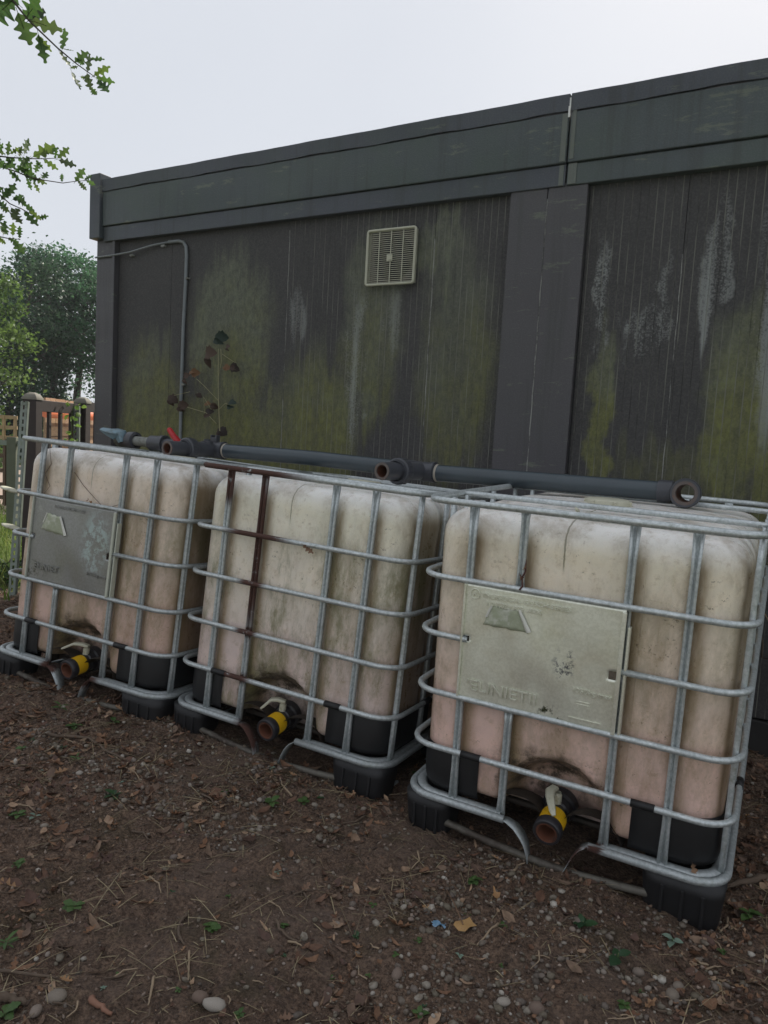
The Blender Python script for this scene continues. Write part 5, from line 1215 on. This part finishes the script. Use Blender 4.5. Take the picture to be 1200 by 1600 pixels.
oak_branch([(-40, 236), (-10, 243), (15, 246), (45, 248), (70, 248), (88, 247)], 4.4, .0045,
    [(12, 243, 14, 224, .9), (16, 240, 28, 232, .9), (10, 246, 22, 262, 1.4), (22, 246, 10, 262, 1.2), (28, 246, 44, 262, 1.5), (30, 244, 34, 230, .8), (38, 240, 44, 220, .6), (46, 246, 34, 258, 1.2), (52, 245, 82, 229, 1.1), (70, 240, 90, 232, .9), (56, 250, 66, 262, .8), (68, 249, 88, 263, .7), (86, 248, 88, 234, .8), (90, 247, 105, 233, .9), (92, 250, 115, 258, 1.1), (-4, 240, 4, 225, 1), (-6, 250, 8, 262, 1.2), (2, 252, -6, 238, 1.2), (60, 254, 56, 268, 1.2), (0, 228, -6, 214, .8), (-8, 234, 6, 240, 1)], 3.7)
oak_branch([(-40, 256), (0, 260), (25, 268), (50, 278), (72, 282), (98, 286), (120, 283), (140, 282)], 4.6, .0042,
    [(14, 266, 31, 282, .6), (30, 262, 52, 272, 1.4), (34, 270, 48, 256, 1.3), (38, 274, 58, 280, 1.3), (42, 278, 48, 294, 1), (52, 278, 70, 286, .8), (52, 284, 61, 300, 1.1), (66, 279, 73, 270, 1.1), (97, 284, 97, 272, 1.1), (118, 283, 130, 266, 1.3), (122, 283, 134, 296, .7), (132, 281, 142, 275, .8), (135, 282, 147, 288, .9), (24, 268, 40, 256, 1.2), (-6, 262, 6, 252, 1.0)], 3.6)
oak_branch([(-40, 285), (-5, 300), (15, 318), (35, 327), (50, 335)], 4.3, .0045,
    [(2, 312, 14, 296, 1.2), (10, 308, 22, 290, 1), (20, 312, 36, 306, 1.2), (22, 308, 38, 316, 1.3), (0, 318, 14, 330, 1.4), (-4, 314, 8, 324, 1.2), (18, 325, 32, 346, 1.2), (36, 318, 52, 328, 1.1), (40, 320, 54, 332, .9), (46, 330, 62, 342, 1.0), (60, 341, 74, 338, .9), (38, 330, 57, 350, 1.1), (30, 326, 20, 338, 1.2), (-8, 300, 4, 294, 1)], 3.5)
oak_branch([(-40, 360), (-8, 368), (10, 372), (32, 374)], 4.0, .0040,
    [(2, 355, 12, 366, 1.3), (5, 366, 8, 348, 1.3), (20, 368, 21, 349, 1.1), (31, 372, 31, 356, .8), (22, 376, 36, 395, 1.5), (-4, 350, 2, 336, 1.0), (-6, 372, 8, 380, 1.0), (12, 372, 26, 378, .8)], 3.3)

# ---- leafy sucker against the wall behind the tanks
M_DRY = leafmat('withered_leaf', [(.055, .036, .032), (.095, .062, .045), (.040, .030, .027)], .7, .15); M_DGR = leafmat('dark_sapling_leaf', [(.014, .030, .022), (.022, .042, .03)], .5, .1); M_TAN = leafmat('tan_withered_leaf', [(.26, .15, .08), (.20, .11, .06)], .7, .2)
sap = empty('withered_sapling', (-3.2, 3.56, 0), 'spindly sapling with withered leaves against the wall above the pipe', 'plant'); SL = sap.location.copy()
wq = lambda x, y: at_y(x, y, 3.56) - SL
ms = MB(); ms.tube([wq(346, 760), wq(343, 665), wq(341, 620), wq(341, 545)], [.005, .0035, .0025, .0015], 6)
for a_ in ([(341, 626), (318, 602), (307, 592)], [(338, 662), (322, 645), (292, 636)], [(330, 640), (318, 620), (320, 645)], [(347, 553), (360, 562), (366, 566)], [(297, 612), (280, 616), (272, 618)], [(342, 640), (352, 630), (361, 634)], [(341, 590), (346, 565), (345, 545)]): ms.tube([wq(*q) for q in a_], .0018, 5)
ms.build('stem', simple('sapling_stem', (.26, .24, .13), .7), sap)
SAPM = {}
for mt in (M_DRY, M_DGR, M_TAN):
    SAPM[mt.name, 0] = leaf_mesh('leaf', mt, .95, .85, .35, 8, .3, .7); SAPM[mt.name, 1] = leaf_mesh('leaf', mt, .70, 1.0, .7, 8, .2, 1.0)
for (x_, y_, L, mt, nmx) in ((342, 528, .085, M_DGR, 0), (328, 556, .095, M_DRY, 0), (366, 572, .07, M_DRY, 1), (353, 576, .05, M_TAN, 1), (302, 584, .065, M_TAN, 0), (290, 592, .05, M_DRY, 1), (268, 622, .075, M_DRY, 0), (282, 637, .07, M_DRY, 1), (334, 632, .055, M_DRY, 0), (323, 632, .035, M_TAN, 1), (361, 634, .06, M_DGR, 0), (345, 673, .07, M_DRY, 0), (310, 617, .04, M_DRY, 1), (356, 545, .04, M_DRY, 1), (325, 650, .06, M_DRY, 0)):
    for k in range(2):
        me = SAPM[mt.name, k]; o = link('leaf', me, sap); o.location = wq(x_, y_) + Vector((-L * .4, -.01 * k, L * .15 - k * L * .3)); L *= .95 if k == 0 else .7; o.scale = (L, L, L); o.rotation_euler = (R(70) + random.uniform(-.5, .5), random.uniform(-.8, .8), random.uniform(-.5, .5))
# dry creeper on the right edge and tendrils on the tanks
def creeper(pts, Y, r, label, mat, nm='dry_creeper', leaves=()):
    P = [at_y(x, y, Y) for x, y in pts]; o = MB().tube([p - P[0] for p in P], r, 5).build(nm, mat); o.location = P[0]; tag(o, label, 'creeper')
    for (x_, y_, L) in leaves:
        me = random.choice(fall_me).copy(); me.materials.clear(); me.materials.append(M_DRY); q = link('leaf', me, o); q.location = at_y(x_, y_, Y) - P[0]; q.scale = (L, L, L); q.rotation_euler = (random.uniform(.5, 2), random.uniform(-1, 1), random.uniform(-2, 2))
    return o
creeper([(1182, 945), (1192, 955), (1200, 968), (1206, 985)], 3.45, .003, 'dry brown creeper stem hanging beside the yellowish tank', M_PTWIG)
creeper([(1189, 960), (1188, 985), (1192, 1005), (1190, 1028)], 3.44, .003, 'knotted dry creeper end with withered buds by the cabin wall', M_TWIG, leaves=[(1183, 1012, .02), (1191, 1028, .025), (1190, 1000, .015)])
def on_tank(i, x, z, y=-.014): return tank_matrix(i) @ Vector((x, y, z))
def tendril(i, pts, r, label, leaves=(), mat=M_TWIG):
    P = [on_tank(i, *p) for p in pts]; Q = []
    for a_, b_ in zip(P[:-1], P[1:]): Q += [a_.lerp(b_, k / 3) for k in range(3)]
    Q.append(P[-1]); o = MB().tube([p - Q[0] for p in Q], r, 5).build('dry_tendril', mat); o.location = Q[0]; tag(o, label, 'tendril')
    for (p, L) in leaves:
        me = random.choice(fall_me); q = link('leaf', me, o); q.location = on_tank(i, *p) - Q[0]; q.scale = (L, L, L); q.rotation_euler = (random.uniform(1, 2), random.uniform(-1, 1), random.uniform(-2, 2))
tendril(2, [(.347, .995, .022), (.353, .96, .01), (.345, .94, .008), (.352, .915, -.005), (.346, .905, -.012)], .0028, 'twisted dark red-brown twig stuck beside an upright of the yellowish tank', [((.335, .95, .01), .025), ((.35, .93, .0), .03), ((.35, .98, .01), .02)], simple('red_brown_twig', (.07, .022, .018), .8))
tendril(0, [(.19, 1.12, .03), (.21, 1.05, .03), (.18, 1.0, .028), (.22, .95, .028), (.2, .91, .015)], .0012, 'hair-thin tendril curling down the front of the dull-plated tank')
tendril(0, [(.36, 1.03, .028), (.42, .98, .028), (.50, .935, .02), (.60, .90, -.012), (.66, .93, .02)], .0012, 'thin hanging tendril crossing above the dull grey plate', [((.52, .915, -.014), .03), ((.49, .918, -.014), .025)])
me = fall_me[2]; o = link('caught_leaf', me); o.location = on_tank(1, .565, .902, -.016); o.scale = (.05,) * 3; o.rotation_euler = (1.4, .6, .3); tag(o, 'brown leaf caught behind the second ring of the middle tank', 'leaf')
me = fall_me[4]; o = link('caught_leaf', me); o.location = on_tank(2, .91, .20, .012); o.scale = (.04,) * 3; o.rotation_euler = (1.4, 1.2, .3); tag(o, 'small leaf scrap stuck low on the black guard of the yellowish tank', 'leaf')

# ================================================================ HAZE BOX, added to imitate veiling glare over the dark trees
hz_ = MB().box((-12, 15, 4.5), (50, 70, 11)).mesh('glare_haze'); b = NB('added_glare_veil'); b.t.nodes.remove(b.p)
pv = b.n('ShaderNodeVolumePrincipled'); pv.inputs['Color'].default_value = (.90, .95, 1.0, 1); pv.inputs['Density'].default_value = .0010; pv.inputs['Anisotropy'].default_value = .3; b.L(pv.outputs[0], b.out.inputs['Volume'])
hz_.materials.append(b.m); tag(link('glare_haze', hz_), kind='stuff')
S.cycles.volume_bounces = 0
